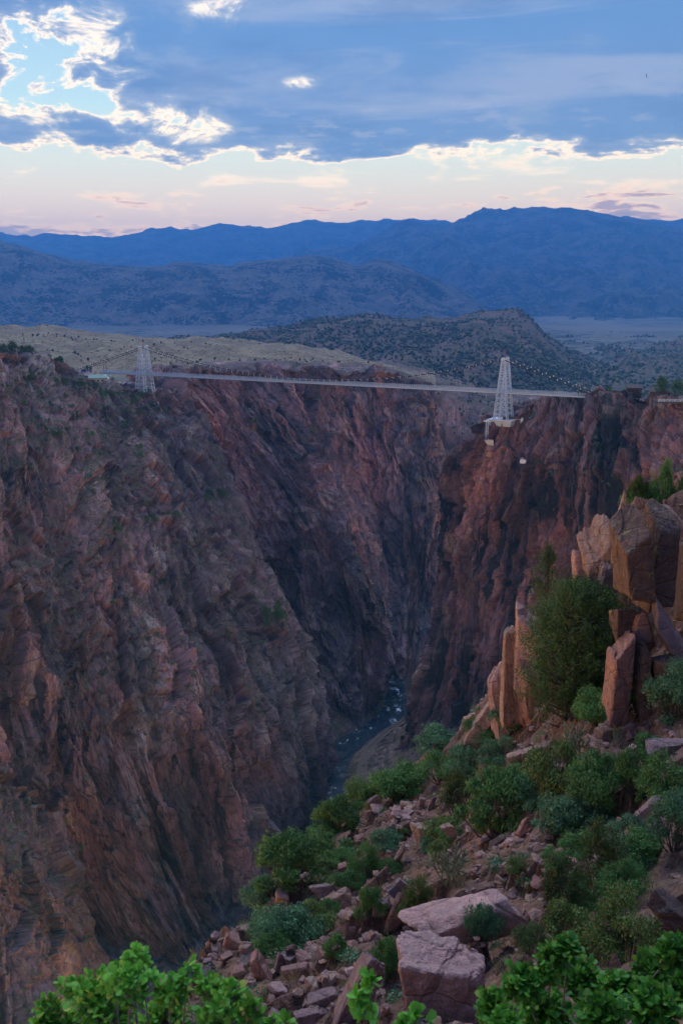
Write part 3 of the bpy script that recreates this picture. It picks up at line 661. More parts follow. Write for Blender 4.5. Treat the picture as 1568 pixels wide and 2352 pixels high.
def rock_at(px0, py0, px1, py1, kind, label, seed, roll=0.0, yaw=None, depth=0.8, sub=5, sink=0.22, name='boulder', D=None, group=None, crack=0.05, noise_=0.05, planes=13, tilt=0.0, flat=0.0, sharp=0.0, ext_max=6.0):
    """a boulder filling a box of the picture, resting on the slope below it"""
    cx = (px0 + px1) / 2
    if D is None:
        base = on_slope(cx, py1 - 0.12 * (py1 - py0)); D = base[1]
    c = P(cx, (py0 + py1) / 2, D); s = mpp(D)
    rot_y = -roll
    if roll > R(45): rot_y = R(90) - roll; roll = R(90) - roll
    cr_, sr = abs(math.cos(roll)), abs(math.sin(roll)); w_, h_ = (px1 - px0) * s / 2, (py1 - py0) * s / 2
    if roll:        # size of the rock before its roll, from the box it fills
        den = max(cr_ * cr_ - sr * sr, 0.35); a_ = (w_ * cr_ - h_ * sr) / den; b2 = (h_ * cr_ - w_ * sr) / den
        a_ = min(max(a_, 0.35 * max(w_, h_)), 1.25 * max(w_, h_)); b2 = min(max(b2, 0.22 * max(w_, h_)), 1.1 * max(w_, h_))
    else: a_, b2 = w_, h_
    dims = (a_, depth * (a_ + b2) / 2, b2 * (1 + sink * 0.5))
    me = rock_mesh(name, seed, sub, planes, noise_=noise_, crack=crack, dims=dims, flat=flat, sharp=sharp)
    o = obj(name, me, RK[kind], label=label, cat='rock', group=group)
    yc = c[1] + dims[1] * 0.35; zb = c[2] - h_; gnd = float(min(gz(c[0], yc), gz(c[0] - a_ * .5, c[1]), gz(c[0] + a_ * .5, c[1]))) - 0.1 * h_
    zc = c[2] - sink * 0.4 * b2
    if zb > gnd:                                   # reach down to the ground it grows out of
        ext = min(zb - gnd, ext_max); zc -= ext / 2; dims = (dims[0] * (1 + 0.05 * ext), dims[1] * (1 + 0.10 * ext), dims[2] + ext / 2)
    o.location = (c[0], yc, zc); o.scale = dims
    o.rotation_euler = (tilt, rot_y, 0.0 if yaw is None else yaw)
    return o
GR = 'boulders on the near slope'
heroes = [
 # x0, y0, x1, y1, kind, roll(deg), depth, label, extra
 (896, 2140, 1142, 2400, 'pink', 0, 0.8, 'huge fractured pink granite block at the bottom centre of the slope', dict(D=11.5, planes=16, noise_=0.07, crack=0.09, sub=6)),
 (925, 2030, 1235, 2165, 'pink', 24, 0.8, 'long pale pink granite slab sloping up just above the huge pink block', dict(planes=10, crack=0.05, sub=6, flat=0.8)),
 (778, 2172, 862, 2390, 'purple', 68, 0.6, 'tall leaning purple slab left of the huge pink block', dict(sub=5)),
 (862, 1978, 970, 2100, 'purple', 48, 0.5, 'long tilted purple brown slab above the leaning slab, beside an oak shrub', {}),
 (886, 2036, 934, 2156, 'red', 72, 0.5, 'upright rust brown slab just below the long tilted slab', {}),
 (898, 1930, 940, 1990, 'tan', 60, 0.6, 'smooth oval tan boulder standing on end in the middle of the slope', {}),
 (938, 1880, 1003, 1955, 'tan', 20, 0.8, 'blocky tan boulder behind the standing oval boulder', {}),
 (983, 1850, 1083, 1955, 'tan', 42, 0.6, 'long pale brown rib of rock rising right above the cholla', dict(crack=0.03)),
 (956, 1822, 980, 1872, 'red', 80, 0.8, 'upright red block, left one of a pair on the ridge', {}),
 (978, 1826, 1004, 1862, 'purple', 70, 0.8, 'upright purple block, right one of a pair on the ridge', {}),
 (832, 1820, 884, 1862, 'purple', 30, 0.5, 'thin tilted slab below the shrubs on the ridge line', {}),
 (706, 2015, 790, 2060, 'purple', 18, 0.7, 'flat topped purple slab beside the wide dark shrub', dict(flat=0.7)),
 (735, 2035, 815, 2092, 'tan', 28, 0.7, 'angular tan block in front of the flat topped purple slab', {}),
 (772, 1985, 805, 2015, 'red', 0, 0.8, 'small red block above the angular tan block', {}),
 (650, 2170, 690, 2212, 'brown', 10, 0.8, 'rounded brown block on top of the rock pile at lower left', {}),
 (625, 2180, 655, 2240, 'purple', 75, 0.6, 'thin upright purple slab left in the lower rock pile', {}),
 (640, 2205, 722, 2252, 'red', 12, 0.8, 'wide rusty block at the foot of the lower rock pile', {}),
 (560, 2180, 628, 2265, 'red', 20, 0.8, 'large red rock left of the lower rock pile', {}),
 (690, 2262, 790, 2318, 'purple', 20, 0.7, 'broad flat purple slab near the bottom edge', dict(flat=0.7)),
 (665, 2310, 745, 2362, 'purple', 18, 0.8, 'low purple slab cut by the bottom edge', dict(flat=0.7)),
 (733, 2235, 763, 2275, 'tan', 0, 0.8, 'small upright tan rock above the broad flat purple slab', {}),
 (1160, 1692, 1305, 1772, 'tan', 14, 0.6, 'long pale rock with yellow lichen under its lip, near the juniper', dict(D=31, crack=0.03)),
 (1374, 1662, 1410, 1700, 'tan', 0, 0.9, 'lone rounded boulder on bare ground right of the cholla', {}),
 (1474, 1686, 1590, 1745, 'purple', 14, 0.8, 'broad grey slab at the right edge above the green shrubs', {}),
 (1100, 1866, 1154, 1920, 'tan', 42, 0.6, 'pale elongated rock half under the left mountain shrub', {}),
 (1108, 1902, 1188, 1955, 'brown', 32, 0.6, 'long brown rounded rock below the pale elongated rock', {}),
 (1178, 1870, 1224, 1930, 'red', 60, 0.7, 'rust red rock with grey lichen cap beside the small oak tree', {}),
 (1455, 1815, 1515, 1900, 'purple', 50, 0.7, 'dark purple rock leaning between two green shrubs on the right', {}),
 (1476, 1968, 1640, 2185, 'brown', 45, 0.9, 'massive brown boulder with parallel cracks at the right edge', dict(D=9.6, crack=0.07, sub=6)),
 (1200, 1968, 1252, 2010, 'purple', 40, 0.7, 'grey wedge of rock above the long pale pink slab', {}),
 (1160, 2068, 1238, 2150, 'red', 50, 0.7, 'pointed triangular brown rock right of the pale pink slab', {}),
 (1411, 1160, 1505, 1400, 'brown', 0, 0.8, 'towering dark brown boulder with a flat left face on the upper right', dict(ext_max=0.3, D=27.6, sub=6, planes=6, crack=0.08, noise_=0.04, sink=0.05)),
 (1470, 1158, 1568, 1400, 'brown', 82, 0.8, 'huge rounded lichen crested boulder joined to the right of the towering boulder', dict(ext_max=0.3, D=28.2, sub=6, planes=7, crack=0.06, sink=0.05)),
 (1555, 1190, 1650, 1420, 'brown', 0, 0.8, 'dark lichen covered block cut by the right edge beside the huge boulder', dict(ext_max=0.3, D=29.5, sub=5, crack=0.06, sink=0.05)),
 (1400, 1380, 1470, 1445, 'brown', 10, 0.9, 'squat brown block wedged under the towering boulder', dict(ext_max=1.0, planes=8, D=27.8, crack=0.07)),
 (1445, 1392, 1515, 1455, 'red', 15, 0.9, 'rusty block wedged under the huge rounded boulder', dict(ext_max=1.0, planes=8, D=27.6, crack=0.07)),
 (1400, 1445, 1456, 1560, 'red', 0, 0.9, 'tall reddish block at the foot of the towering boulder', dict(ext_max=1.5, planes=8, D=27.2, crack=0.08)),
 (1445, 1448, 1508, 1560, 'brown', 0, 0.9, 'dark leaning block right of the tall reddish block', dict(ext_max=1.5, planes=8, D=27.4, crack=0.08)),
 (1494, 1365, 1590, 1480, 'purple', 30, 0.9, 'lichen specked grey block under the huge rounded boulder at the right', dict(ext_max=1.0, planes=8, D=27.3, crack=0.07)),
 (1500, 1465, 1600, 1560, 'brown', 15, 0.9, 'dark low block at the right edge below the lichen specked block', dict(ext_max=1.5, planes=8, D=27, crack=0.07)),
 (1404, 1136, 1446, 1200, 'tan', 0, 0.9, 'narrow pale block highest left of the towering boulder', dict(ext_max=2.6, planes=6, noise_=0.08, D=34, sink=0.05, crack=0.09)),
 (1432, 1140, 1490, 1178, 'tan', 0, 0.9, 'flat pale ledge behind the top of the towering boulder', dict(ext_max=2.6, planes=6, noise_=0.08, D=34, sink=0.05)),
 (1345, 1188, 1425, 1262, 'tan', 0, 0.9, 'pale pinkish outcrop block left of the towering boulder', dict(ext_max=2.6, planes=6, noise_=0.08, D=34.5, crack=0.1, sink=0.05)),
 (1322, 1240, 1385, 1318, 'pink', 0, 0.9, 'lower pale outcrop block stepping down behind the juniper', dict(ext_max=2.6, planes=6, noise_=0.08, D=35, crack=0.1, sink=0.05)),
 (1372, 1245, 1424, 1330, 'tan', 0, 0.9, 'pale upright outcrop block between shrub and towering boulder', dict(ext_max=2.6, planes=6, noise_=0.08, D=34, crack=0.1, sink=0.05)),
 (1298, 1310, 1352, 1385, 'tan', 0, 0.9, 'small pale block on the brink between pinyon and juniper', dict(ext_max=2.6, planes=6, noise_=0.08, D=37, crack=0.1)),
 (1180, 1392, 1246, 1480, 'pink', 0, 0.9, 'topmost pink block of the columnar outcrop left of the juniper', dict(ext_max=2.6, planes=6, noise_=0.08, D=39, crack=0.1)),
 (1142, 1432, 1210, 1535, 'tan', 5, 0.9, 'middle tan column of the outcrop left of the juniper', dict(ext_max=2.6, planes=6, noise_=0.08, D=39.5, crack=0.1)),
 (1182, 1470, 1248, 1580, 'red', 5, 0.9, 'inner red column of the outcrop nearest the juniper', dict(ext_max=2.6, planes=6, noise_=0.08, D=38.6, crack=0.1)),
 (1118, 1505, 1186, 1598, 'pink', 8, 0.9, 'outermost pink column of the outcrop above the gorge', dict(ext_max=2.6, planes=6, noise_=0.08, D=40.5, crack=0.1)),
 (1090, 1562, 1140, 1640, 'tan', 60, 0.9, 'tan knob of rock on the brink below the outermost pink column', dict(ext_max=2.6, planes=6, noise_=0.08, D=42.5, crack=0.09)),
 (1128, 1580, 1180, 1640, 'red', 20, 0.9, 'broad red rock right of the tan knob on the brink', dict(ext_max=2.6, planes=6, noise_=0.08, D=41.5, crack=0.09)),
 (1052, 1622, 1100, 1705, 'tan', 65, 0.9, 'lowest tan outcrop of the brink above the river', dict(ext_max=2.6, planes=6, noise_=0.08, D=45, crack=0.09)),
 (1082, 1650, 1128, 1712, 'pink', 60, 0.9, 'pink rock right of the lowest tan outcrop', dict(ext_max=2.6, planes=6, noise_=0.08, D=44, crack=0.09)),
 (966, 1722, 992, 1765, 'red', 80, 0.8, 'slim upright red stone on the ridge, left of its round neighbour', dict(D=46)),
 (985, 1715, 1014, 1755, 'tan', 40, 0.8, 'round tan stone on the ridge beside the slim upright stone', dict(D=46)),
 (1540, 1095, 1640, 1200, 'tan', 40, 0.9, 'reddish ledge at the right edge among green shrubs, highest on the slope', dict(D=32)),
]
for i, (x0, y0, x1, y1, k, ro, dp, lab, ex) in enumerate(heroes):
    rock_at(x0, y0, x1, y1, k, lab, 300 + i * 7, R(ro), depth=dp, group=GR, **({'sub': 5, **ex}))
# rock pile along the lower left brink
pile = [(470, 2160, 515, 2200, 'tan'), (505, 2140, 560, 2185, 'red'), (545, 2120, 590, 2160, 'tan'), (585, 2095, 625, 2140, 'tan'), (455, 2195, 500, 2235, 'purple'), (495, 2180, 545, 2220, 'red'), (540, 2160, 585, 2200, 'tan'), (580, 2140, 615, 2180, 'purple'),
        (520, 2215, 570, 2250, 'red'), (440, 2225, 490, 2262, 'brown'), (600, 2130, 640, 2165, 'red'), (400, 2240, 450, 2290, 'tan'), (360, 2245, 405, 2290, 'red'), (555, 2240, 600, 2275, 'tan'), (610, 2085, 640, 2110, 'tan'), (570, 2195, 600, 2225, 'purple')]
plab = ['tan block at the outer tip', 'red block near the tip', 'tan block at the top', 'pale block highest', 'purple wedge low at the tip', 'red block in the middle', 'tan slab in the middle', 'purple block under the shrub', 'red slab at the foot', 'dark brown block lowest at the tip', 'red block beside the grey shrub', 'tan rock left of centre low', 'leftmost red rock', 'tan stone at the foot', 'small tan stone against the shrub', 'small purple stone in the middle']
for i, ((x0, y0, x1, y1, k), lb) in enumerate(zip(pile, plab)):
    rock_at(x0, y0, x1, y1, k, lb + ' of the rock pile on the lower left brink', 900 + i * 5, R([10, -12, 25, 5, 18, 33][i % 6]), depth=0.9, sub=4, crack=0.05, group='rocks of the lower left pile')
import re as _re
LMK = []
for h in heroes:
    nm = _re.split(r' (?:at|just|left|above|beside|below|in|on|behind|standing|rising|sloping|with|under|near|right|cut|half|leaning|wedged|joined|highest|stepping|between|of|against|nearest|one) ', h[7] + ' ')[0].split(',')[0]
    LMK.append(((h[0] + h[2]) / 2, (h[1] + h[3]) / 2, nm))
def where(px, py, marks):
    d_ = [math.hypot(px - a, py - c) for a, c, _ in marks]; k = int(np.argmin(d_)); a, c, nm = marks[k]; dx, dy = px - a, py - c
    w_ = ('right of' if dx > 0 else 'left of') if abs(dx) > abs(dy) else ('below' if dy > 0 else 'above')
    if abs(dx) > 0.5 * abs(dy) and abs(dy) > 0.5 * abs(dx): w_ = ('below and ' if dy > 0 else 'above and ') + ('right of' if dx > 0 else 'left of')
    return ('just ' if d_[k] < 30 else ('well ' if d_[k] > 75 else '')) + w_ + ' the ' + nm
# loose stones that can be told apart: copies of a few shapes, each its own object
RM = [rock_mesh('stone', 1200 + i, 3, 9 + i % 5, noise_=0.06, flat=[0, .6, .7][i % 3]) for i in range(12)]
fields = [('loose reddish stone in the scree below the ridge shrubs', (820, 1840, 1010, 1960), 60, (10, 40)),
          ('loose stone on the bare ground around the cholla and the lone boulder', (1160, 1650, 1568, 1740), 60, (9, 36)),
          ('loose stone on the red earth above the long pale pink slab', (1080, 1930, 1260, 2060), 55, (10, 44)),
          ('loose stone in the gully between the lower shrubs', (620, 2060, 900, 2200), 60, (10, 44)),
          ('loose stone in the rubble at the bottom of the slope', (420, 2200, 900, 2352), 75, (12, 55)),
          ('loose stone in the gaps between the right hand shrubs', (1180, 1880, 1500, 1990), 34, (10, 40))]
r_ = np.random.default_rng(99)
for fi, (lab, (x0, y0, x1, y1), n_, (s0, s1)) in enumerate(fields):
    for i in range(n_):
        px, py = r_.uniform(x0, x1), r_.uniform(y0, y1); q = on_slope(px, py)
        if fe is not None and q[1] > 58: continue
        s = mpp(q[1]) * (s0 + (s1 - s0) * r_.random() ** 2.2) / 2; dm = s * np.array([1.0, 0.6 + .5 * r_.random(), 0.45 + 0.5 * r_.random()])
        kc = ['red', 'tan', 'purple', 'red', 'pink'][int(r_.integers(5))]; sz = s * 2 / mpp(q[1])
        lb = ('tiny ' if sz < 13 else 'small ' if sz < 20 else 'middling ' if sz < 30 else 'large ') + kc + (' flat' if dm[2] < 0.62 * s else ' blocky' if dm[2] > 0.8 * s else '') + ' stone ' + where(px, py, LMK)
        obj('stone', RM[int(r_.integers(12))], RK[kc], label=lb, cat='stone', group='loose stones on the near slope',
            loc=(q[0], q[1], q[2] + dm[2] * 0.3), rot=(r_.normal() * .3, r_.normal() * .3, r_.uniform(0, 6.28)), scl=tuple(dm))
# fine scree: nobody could count it
def scatter_mesh(name, base_v, base_f, pos, scl, rots, mats_=None):
    n_ = len(pos); ca, sa = np.cos(rots), np.sin(rots)
    v = base_v[None] * scl[:, None, :]
    xr = v[..., 0] * ca[:, None] - v[..., 1] * sa[:, None]; yr = v[..., 0] * sa[:, None] + v[..., 1] * ca[:, None]
    v = np.stack([xr, yr, v[..., 2]], -1) + pos[:, None, :]
    f = base_f[None] + (np.arange(n_) * len(base_v))[:, None, None]
    return mkmesh(name, v.reshape(-1, 3), f.reshape(-1, base_f.shape[1]))
v1, f1_ = ICO[1]; v1 = v1 * (1 + 0.25 * r_.normal(size=(len(v1), 1)))
for kind, n_, sd_ in (('red', 2600, 1), ('tan', 1500, 2), ('purple', 1200, 3)):
    r2_ = np.random.default_rng(sd_); xs_ = r2_.uniform(-9, 14, n_ * 3); ys_ = r2_.uniform(8, 56, n_ * 3)
    dn = fbm(xs_ / 3, ys_ / 3, 3, 400); ed = edge_dist(xs_, ys_); inside = (ed < 1.0) if fe[np.argmin(abs(FY - 25)), np.argmin(abs(FX - 6))] < 0 else (ed > -1.0)
    kk = inside & (dn + 0.5 * r2_.random(len(xs_)) > 0.05); xs_, ys_ = xs_[kk][:n_], ys_[kk][:n_]
    s = 0.035 + 0.11 * r2_.random(len(xs_)) ** 3; sc3 = np.stack([s * r2_.uniform(.8, 1.5, len(s)), s, s * r2_.uniform(.4, .9, len(s))], -1)
    obj('scree', scatter_mesh('scree', v1, f1_, np.stack([xs_, ys_, gz(xs_, ys_) + sc3[:, 2] * .3], -1), sc3, r2_.uniform(0, 6.28, len(s))), RK[kind], label=f'fine {kind} scree chips strewn over the near slope', cat='scree', kind='stuff')

# ------------------------------------------------------------------ plants
def leaf_mat(name, a, b2, c2=None, tr=0.25, rough=0.6):
    m, t, b = newmat(name, rough, 0.3)
    g_ = t.nodes.new('ShaderNodeNewGeometry'); ri = X(t, g_.outputs['Random Per Island']); oi = t.nodes.new('ShaderNodeObjectInfo'); ro = X(t, oi.outputs['Random'])
    c = mix(ri, a, b2)
    if c2: c = mix((ri * 7.13).fn('FRACT').step(0.86, 0.93), c, c2)
    p = X(t, g_.outputs['Position']); k = noise(p, 1.6, 4, 0.6).step(0.3, 0.7, 0.7, 1.3, smooth=False) * ro.step(0, 1, 0.8, 1.2, smooth=False)
    c = mix(1.0, c, vec(t, k, k, k), 'MULTIPLY'); setc(t, b, c)
    tl = t.nodes.new('ShaderNodeBsdfTranslucent'); t.links.new(c.s, tl.inputs[0]); ms = t.nodes.new('ShaderNodeMixShader'); ms.inputs[0].default_value = tr
    t.links.new(b.outputs[0], ms.inputs[1]); t.links.new(tl.outputs[0], ms.inputs[2])
    o = [q for q in t.nodes if q.type == 'OUTPUT_MATERIAL'][0]; t.links.new(ms.outputs[0], o.inputs[0])
    return m
LM = {'green': leaf_mat('shrub green leaves', (0.058, 0.155, 0.044), (0.111, 0.248, 0.062), (0.195, 0.264, 0.075)),
      'blue': leaf_mat('grey green leaves', (0.065, 0.163, 0.075), (0.117, 0.232, 0.106), (0.208, 0.295, 0.163)),
      'olive': leaf_mat('olive leaves', (0.085, 0.147, 0.037), (0.143, 0.217, 0.050), (0.260, 0.186, 0.062)),
      'dark': leaf_mat('dark needles', (0.033, 0.085, 0.025), (0.065, 0.132, 0.037), (0.221, 0.139, 0.050)),
      'juniper': leaf_mat('juniper scales', (0.040, 0.085, 0.016), (0.078, 0.130, 0.024), (0.024, 0.055, 0.016), 0.12),
      'pinyon': leaf_mat('pinyon needles', (0.039, 0.093, 0.031), (0.078, 0.147, 0.050), None, 0.12),
      'near2': leaf_mat('deep green oak leaf', (0.039, 0.155, 0.019), (0.098, 0.287, 0.031), (0.169, 0.310, 0.037), 0.3, 0.45),
      'near': leaf_mat('near oak leaf', (0.098, 0.326, 0.037), (0.195, 0.512, 0.062), (0.390, 0.527, 0.062), 0.35, 0.45)}
M_bark = plain('bark', (0.085, 0.07, 0.06), 0.9, 0.4, 6.0); M_twig = plain('grey twigs', (0.20, 0.18, 0.165), 0.9, 0.3, 6.0)
def tube(pts, rad, n_=5):
    """one tapered tube through points; returns verts, quads"""
    pts = np.asarray(pts, float); rad = np.broadcast_to(np.asarray(rad, float), (len(pts),)); tg = np.gradient(pts, axis=0); tg /= np.linalg.norm(tg, axis=1)[:, None] + 1e-9
    up = np.where(np.abs(tg[:, 2:3]) > 0.9, np.array([[1.0, 0, 0]]), np.array([[0, 0, 1.0]])); a = np.cross(tg, up); a /= np.linalg.norm(a, axis=1)[:, None] + 1e-9; b_ = np.cross(tg, a)
    th = np.arange(n_) * 2 * math.pi / n_
    v = pts[:, None] + rad[:, None, None] * (np.cos(th)[None, :, None] * a[:, None] + np.sin(th)[None, :, None] * b_[:, None])
    i = np.arange((len(pts) - 1) * n_).reshape(-1, n_); j = np.roll(i, -1, 1)
    f = np.stack([i, j, j + n_, i + n_], -1).reshape(-1, 4); return v.reshape(-1, 3), f
def join(parts):
    vs, fs, o = [], [], 0
    for v, f in parts: vs.append(v); fs.append(np.asarray(f) + o); o += len(v)
    return np.concatenate(vs), np.concatenate(fs)
def leaf_cloud(pos, out, size, r, jitter=0.9, aspect=0.6, tri=False):
    """leaf-sized faces at positions, roughly facing out"""
    n_ = len(pos); nrm = out + jitter * r.normal(size=(n_, 3)); nrm /= np.linalg.norm(nrm, axis=1)[:, None]
    a = np.cross(nrm, r.normal(size=(n_, 3))); a /= np.linalg.norm(a, axis=1)[:, None]; b_ = np.cross(nrm, a)
    s = (size * (0.6 + 0.8 * r.random(n_)))[:, None]
    if tri: v = np.stack([pos - a * s * .5 * aspect, pos + a * s * .5 * aspect, pos + b_ * s], 1); return v.reshape(-1, 3), np.arange(n_ * 3).reshape(-1, 3)
    v = np.stack([pos - b_ * s, pos + a * s * aspect + nrm * s * .15, pos + b_ * s, pos - a * s * aspect + nrm * s * .15], 1)
    return v.reshape(-1, 3), np.arange(n_ * 4).reshape(-1, 4)
def shrub_proto(seed, nclump=16, leaves=3200, leaf=0.035, flat=0.75, tall=1.0, loose=0.42):
    """unit shrub: about 2 wide and 1.4 tall, base at the origin"""
    r = np.random.default_rng(seed); cl = []
    for i in range(nclump):
        a = r.uniform(0, 6.28); q = math.sqrt(r.random()) * 0.92; h = (0.16 + 0.85 * r.random() ** 0.8 * (1 - 0.6 * q * q)) * tall
        cl.append((q * math.cos(a), q * math.sin(a), h, 0.14 + 0.26 * r.random()))
    cl = np.array(cl); k = r.integers(0, nclump, leaves); dv = r.normal(size=(leaves, 3)); dv /= np.linalg.norm(dv, axis=1)[:, None]; dv[:, 2] = np.where(dv[:, 2] < -0.3, -dv[:, 2], dv[:, 2])
    rad = cl[k, 3] * (1 - loose + 1.6 * loose * r.random(leaves)) * (1 + 0.35 * perlin(dv[:, 0] * 2 + k, dv[:, 1] * 2 + dv[:, 2] * 2, seed))
    pos = cl[k, :3] + dv * rad[:, None] * np.array([1, 1, flat]); pos[:, 2] = np.maximum(pos[:, 2], 0.04)
    fol = mkmesh('foliage', *leaf_cloud(pos, dv, leaf, r))
    st = []
    for (x_, y_, h, rr2) in cl:
        b0 = np.array([0.12 * x_, 0.12 * y_, -0.12]); e = np.array([x_, y_, h]); mm = (b0 + e) / 2 + r.normal(size=3) * 0.06
        st.append(tube([b0, mm, e], [0.022, 0.015, 0.006], 4))
        for _ in range(3):
            e2 = e + r.normal(size=3) * rr2 * 0.8 + np.array([0, 0, rr2 * .5]); st.append(tube([mm, (mm + e2) / 2 + r.normal(size=3) * .03, e2], [0.010, 0.007, 0.003], 3))
    v, f = [], []; o = 0
    parts3 = [(a, np.concatenate([q[:, [0, 1, 2]], q[:, [0, 2, 3]]])) for a, q in st]
    return fol, mkmesh('branches', *join(parts3))
SHR = [shrub_proto(21 + i, 20 + 4 * (i % 3), 9500, 0.032 + 0.004 * (i % 2), tall=[1.0, 1.15, 0.85][i % 3]) for i in range(6)]
SHS = [shrub_proto(61 + i, 9, 1500, 0.05, tall=1.0, loose=0.4) for i in range(3)]
DRK = [shrub_proto(81 + i, 20, 5200, 0.035, tall=1.25, loose=0.35, flat=1.3) for i in range(2)]
def shrub(px0, py0, px1, py1, mat_, label, i=0, protos=None, D=None, name='shrub', group='shrubs on the near slope', cat='shrub', rz=None, loc=None):
    """a shrub whose crown fills a box of the picture, rooted in the slope"""
    cx = (px0 + px1) / 2
    base = on_slope(cx, py1 - 0.05 * (py1 - py0)) if D is None else P(cx, py1, D)
    s = mpp(base[1]); w_ = (px1 - px0) * s; h_ = (py1 - py0) * s * 1.05
    if D is not None: h_ = max(h_, P(cx, py0, D)[2] - gz(base[0], base[1])); base[2] = float(gz(base[0], base[1]))
    fol, br = (protos or SHR)[i % len(protos or SHR)]
    e = bpy.data.objects.new(name, None); COL.objects.link(e); e.empty_display_size = 0.2
    e.location = base; e.scale = (w_ / 1.5, w_ / 1.5, h_ / 1.15); e.rotation_euler = (0, 0, i * 2.4 if rz is None else rz)
    tag(e, label, cat, group); obj('foliage', fol, LM[mat_], e); obj('branches', br, M_bark, e); return e
plants = [
 (588, 1905, 740, 2050, 'green', 'wide dark green shrub hanging over the brink left of the slope'),
 (560, 1990, 640, 2060, 'blue', 'grey green shrub below the left end of the wide dark green shrub'),
 (705, 1905, 805, 1990, 'green', 'leafy green shrub above the flat topped purple slab'),
 (733, 1818, 823, 1918, 'green', 'round green shrub at the brink in front of the river'),
 (800, 1760, 880, 1835, 'green', 'green shrub above the thin tilted slab on the ridge'),
 (872, 1748, 975, 1835, 'green', 'broad green shrub on the ridge left of the upright blocks'),
 (955, 1670, 1060, 1735, 'blue', 'grey green shrub behind the slim upright stone on the ridge'),
 (968, 1735, 1050, 1800, 'green', 'shrub in front of the slim upright and round ridge stones'),
 (1030, 1700, 1120, 1790, 'blue', 'bluish shrub right of the round ridge stone'),
 (1018, 1785, 1086, 1890, 'dark', 'dark young juniper at the left of the middle slope'),
 (804, 1935, 872, 2025, 'green', 'small bright shrub left of the standing oval boulder'),
 (860, 1895, 925, 1950, 'blue', 'greyish shrub behind the standing oval boulder'),
 (818, 2030, 878, 2135, 'green', 'upright shrub left of the long tilted purple slab'),
 (728, 2065, 778, 2125, 'green', 'small shrub below the angular tan block'),
 (590, 2060, 725, 2185, 'blue', 'grey green bush right of the lower left rock pile'),
 (745, 2150, 798, 2222, 'green', 'small green shrub right of the lower rock pile'),
 (918, 2020, 990, 2135, 'olive', 'olive shrub between the long tilted slab and the pale pink slab'),
 (853, 2120, 925, 2245, 'green', 'green shrub above the leaning purple slab'),
 (1063, 1755, 1215, 1925, 'green', 'large mountain shrub right of the long pale brown rib'),
 (1215, 1720, 1330, 1850, 'olive', 'dark olive shrub below the yellow lichen rock'),
 (1310, 1725, 1432, 1870, 'green', 'broad dark green shrub in the middle of the right slope'),
 (1412, 1710, 1500, 1850, 'green', 'bright green shrub below the broad grey slab at right'),
 (1480, 1740, 1600, 1860, 'green', 'green shrub at the right edge beside the dark leaning rock'),
 (1246, 1805, 1382, 1935, 'blue', 'small round oak tree with bare stems in the middle right'),
 (1496, 1810, 1600, 1960, 'blue', 'big blue green shrub at the right edge above the massive boulder'),
 (1395, 1885, 1500, 1960, 'blue', 'thin greyish shrub left of the big blue green shrub'),
 (1340, 1520, 1405, 1590, 'green', 'green shrub right of the juniper'),
 (1390, 1560, 1480, 1665, 'green', 'wide green shrub below the tall reddish block'),
 (1490, 1520, 1600, 1650, 'blue', 'twiggy grey green shrub at the right edge below the boulders'),
 (1330, 1570, 1420, 1665, 'green', 'low green shrub at the right foot of the juniper'),
 (1284, 1572, 1346, 1658, 'dark', 'small conical juniper at the foot of the big juniper'),
 (1134, 1590, 1236, 1680, 'blue', 'bluish shrub below the tall pink columnar outcrop'),
 (1066, 1640, 1140, 1705, 'green', 'shrub below the tan knob of the brink'),
 (1190, 1530, 1250, 1620, 'green', 'shrub at the left foot of the big juniper'),
 (1100, 1700, 1180, 1770, 'blue', 'low grey green shrub left of the yellow lichen rock'),
 (1072, 2060, 1142, 2170, 'blue', 'small broom like shrub growing on the huge pink block'),
 (1232, 1990, 1330, 2110, 'dark', 'dark evergreen bush right of the pointed triangular rock'),
 (1320, 1915, 1425, 2070, 'dark', 'tall dark bush with rusty tips in the lower right'),
 (1380, 1960, 1480, 2080, 'green', 'green bush between the rusty tipped bush and the massive boulder'),
 (1245, 2065, 1380, 2210, 'olive', 'olive bush behind the near oak at lower right'),
 (1360, 2060, 1515, 2220, 'olive', 'larger yellowish olive bush left of the massive boulder'),
 (1178, 2130, 1250, 2200, 'dark', 'dark low bush below the pointed triangular rock'),
 (1368, 1248, 1424, 1305, 'green', 'green shrub left of the towering boulder'),
 (1490, 1095, 1550, 1160, 'green', 'leafy shrub at the top of the slope near the right edge'),
 (1550, 1075, 1610, 1140, 'green', 'shrub cut by the right edge at the top of the slope'),
 (1440, 1090, 1485, 1140, 'juniper', 'small rounded juniper on the highest ledge of the near slope'),
 (1430, 1130, 1500, 1190, 'green', 'low shrub behind the crest of the towering boulder'),
]
for i, (x0, y0, x1, y1, k, lab) in enumerate(plants):
    hi = y1 < 1320
    shrub(x0, y0, x1, y1, k, lab, i, DRK if k == 'dark' else None, D=(37.5 if hi else None))
r = np.random.default_rng(88); k = 0
while k < 46:                                     # lesser shrubs that fill the slope between the larger ones
    px, py = r.uniform(600, 1560), r.uniform(1700, 2200); q = on_slope(px, py)
    if q[1] > 50 or q[1] < 9.5 or (900 < px < 1240 and py > 2010) or (1150 < px < 1420 and py < 1760): continue
    w_ = r.uniform(36, 78) * min(1.3, 22 / q[1] + .35); fold, brn = SHR[k % 6]
    shrub(px - w_ / 2, py - w_ * r.uniform(.6, .9), px + w_ / 2, py, ('green', 'blue', 'olive', 'green')[k % 4], ('small ' if w_ < 50 else 'middling ' if w_ < 70 else 'bushy ') + ('green', 'grey green', 'olive', 'green')[k % 4] + ' shrub ' + where(px, py, LMK), k + 3, group='lesser shrubs of the near slope'); k += 1
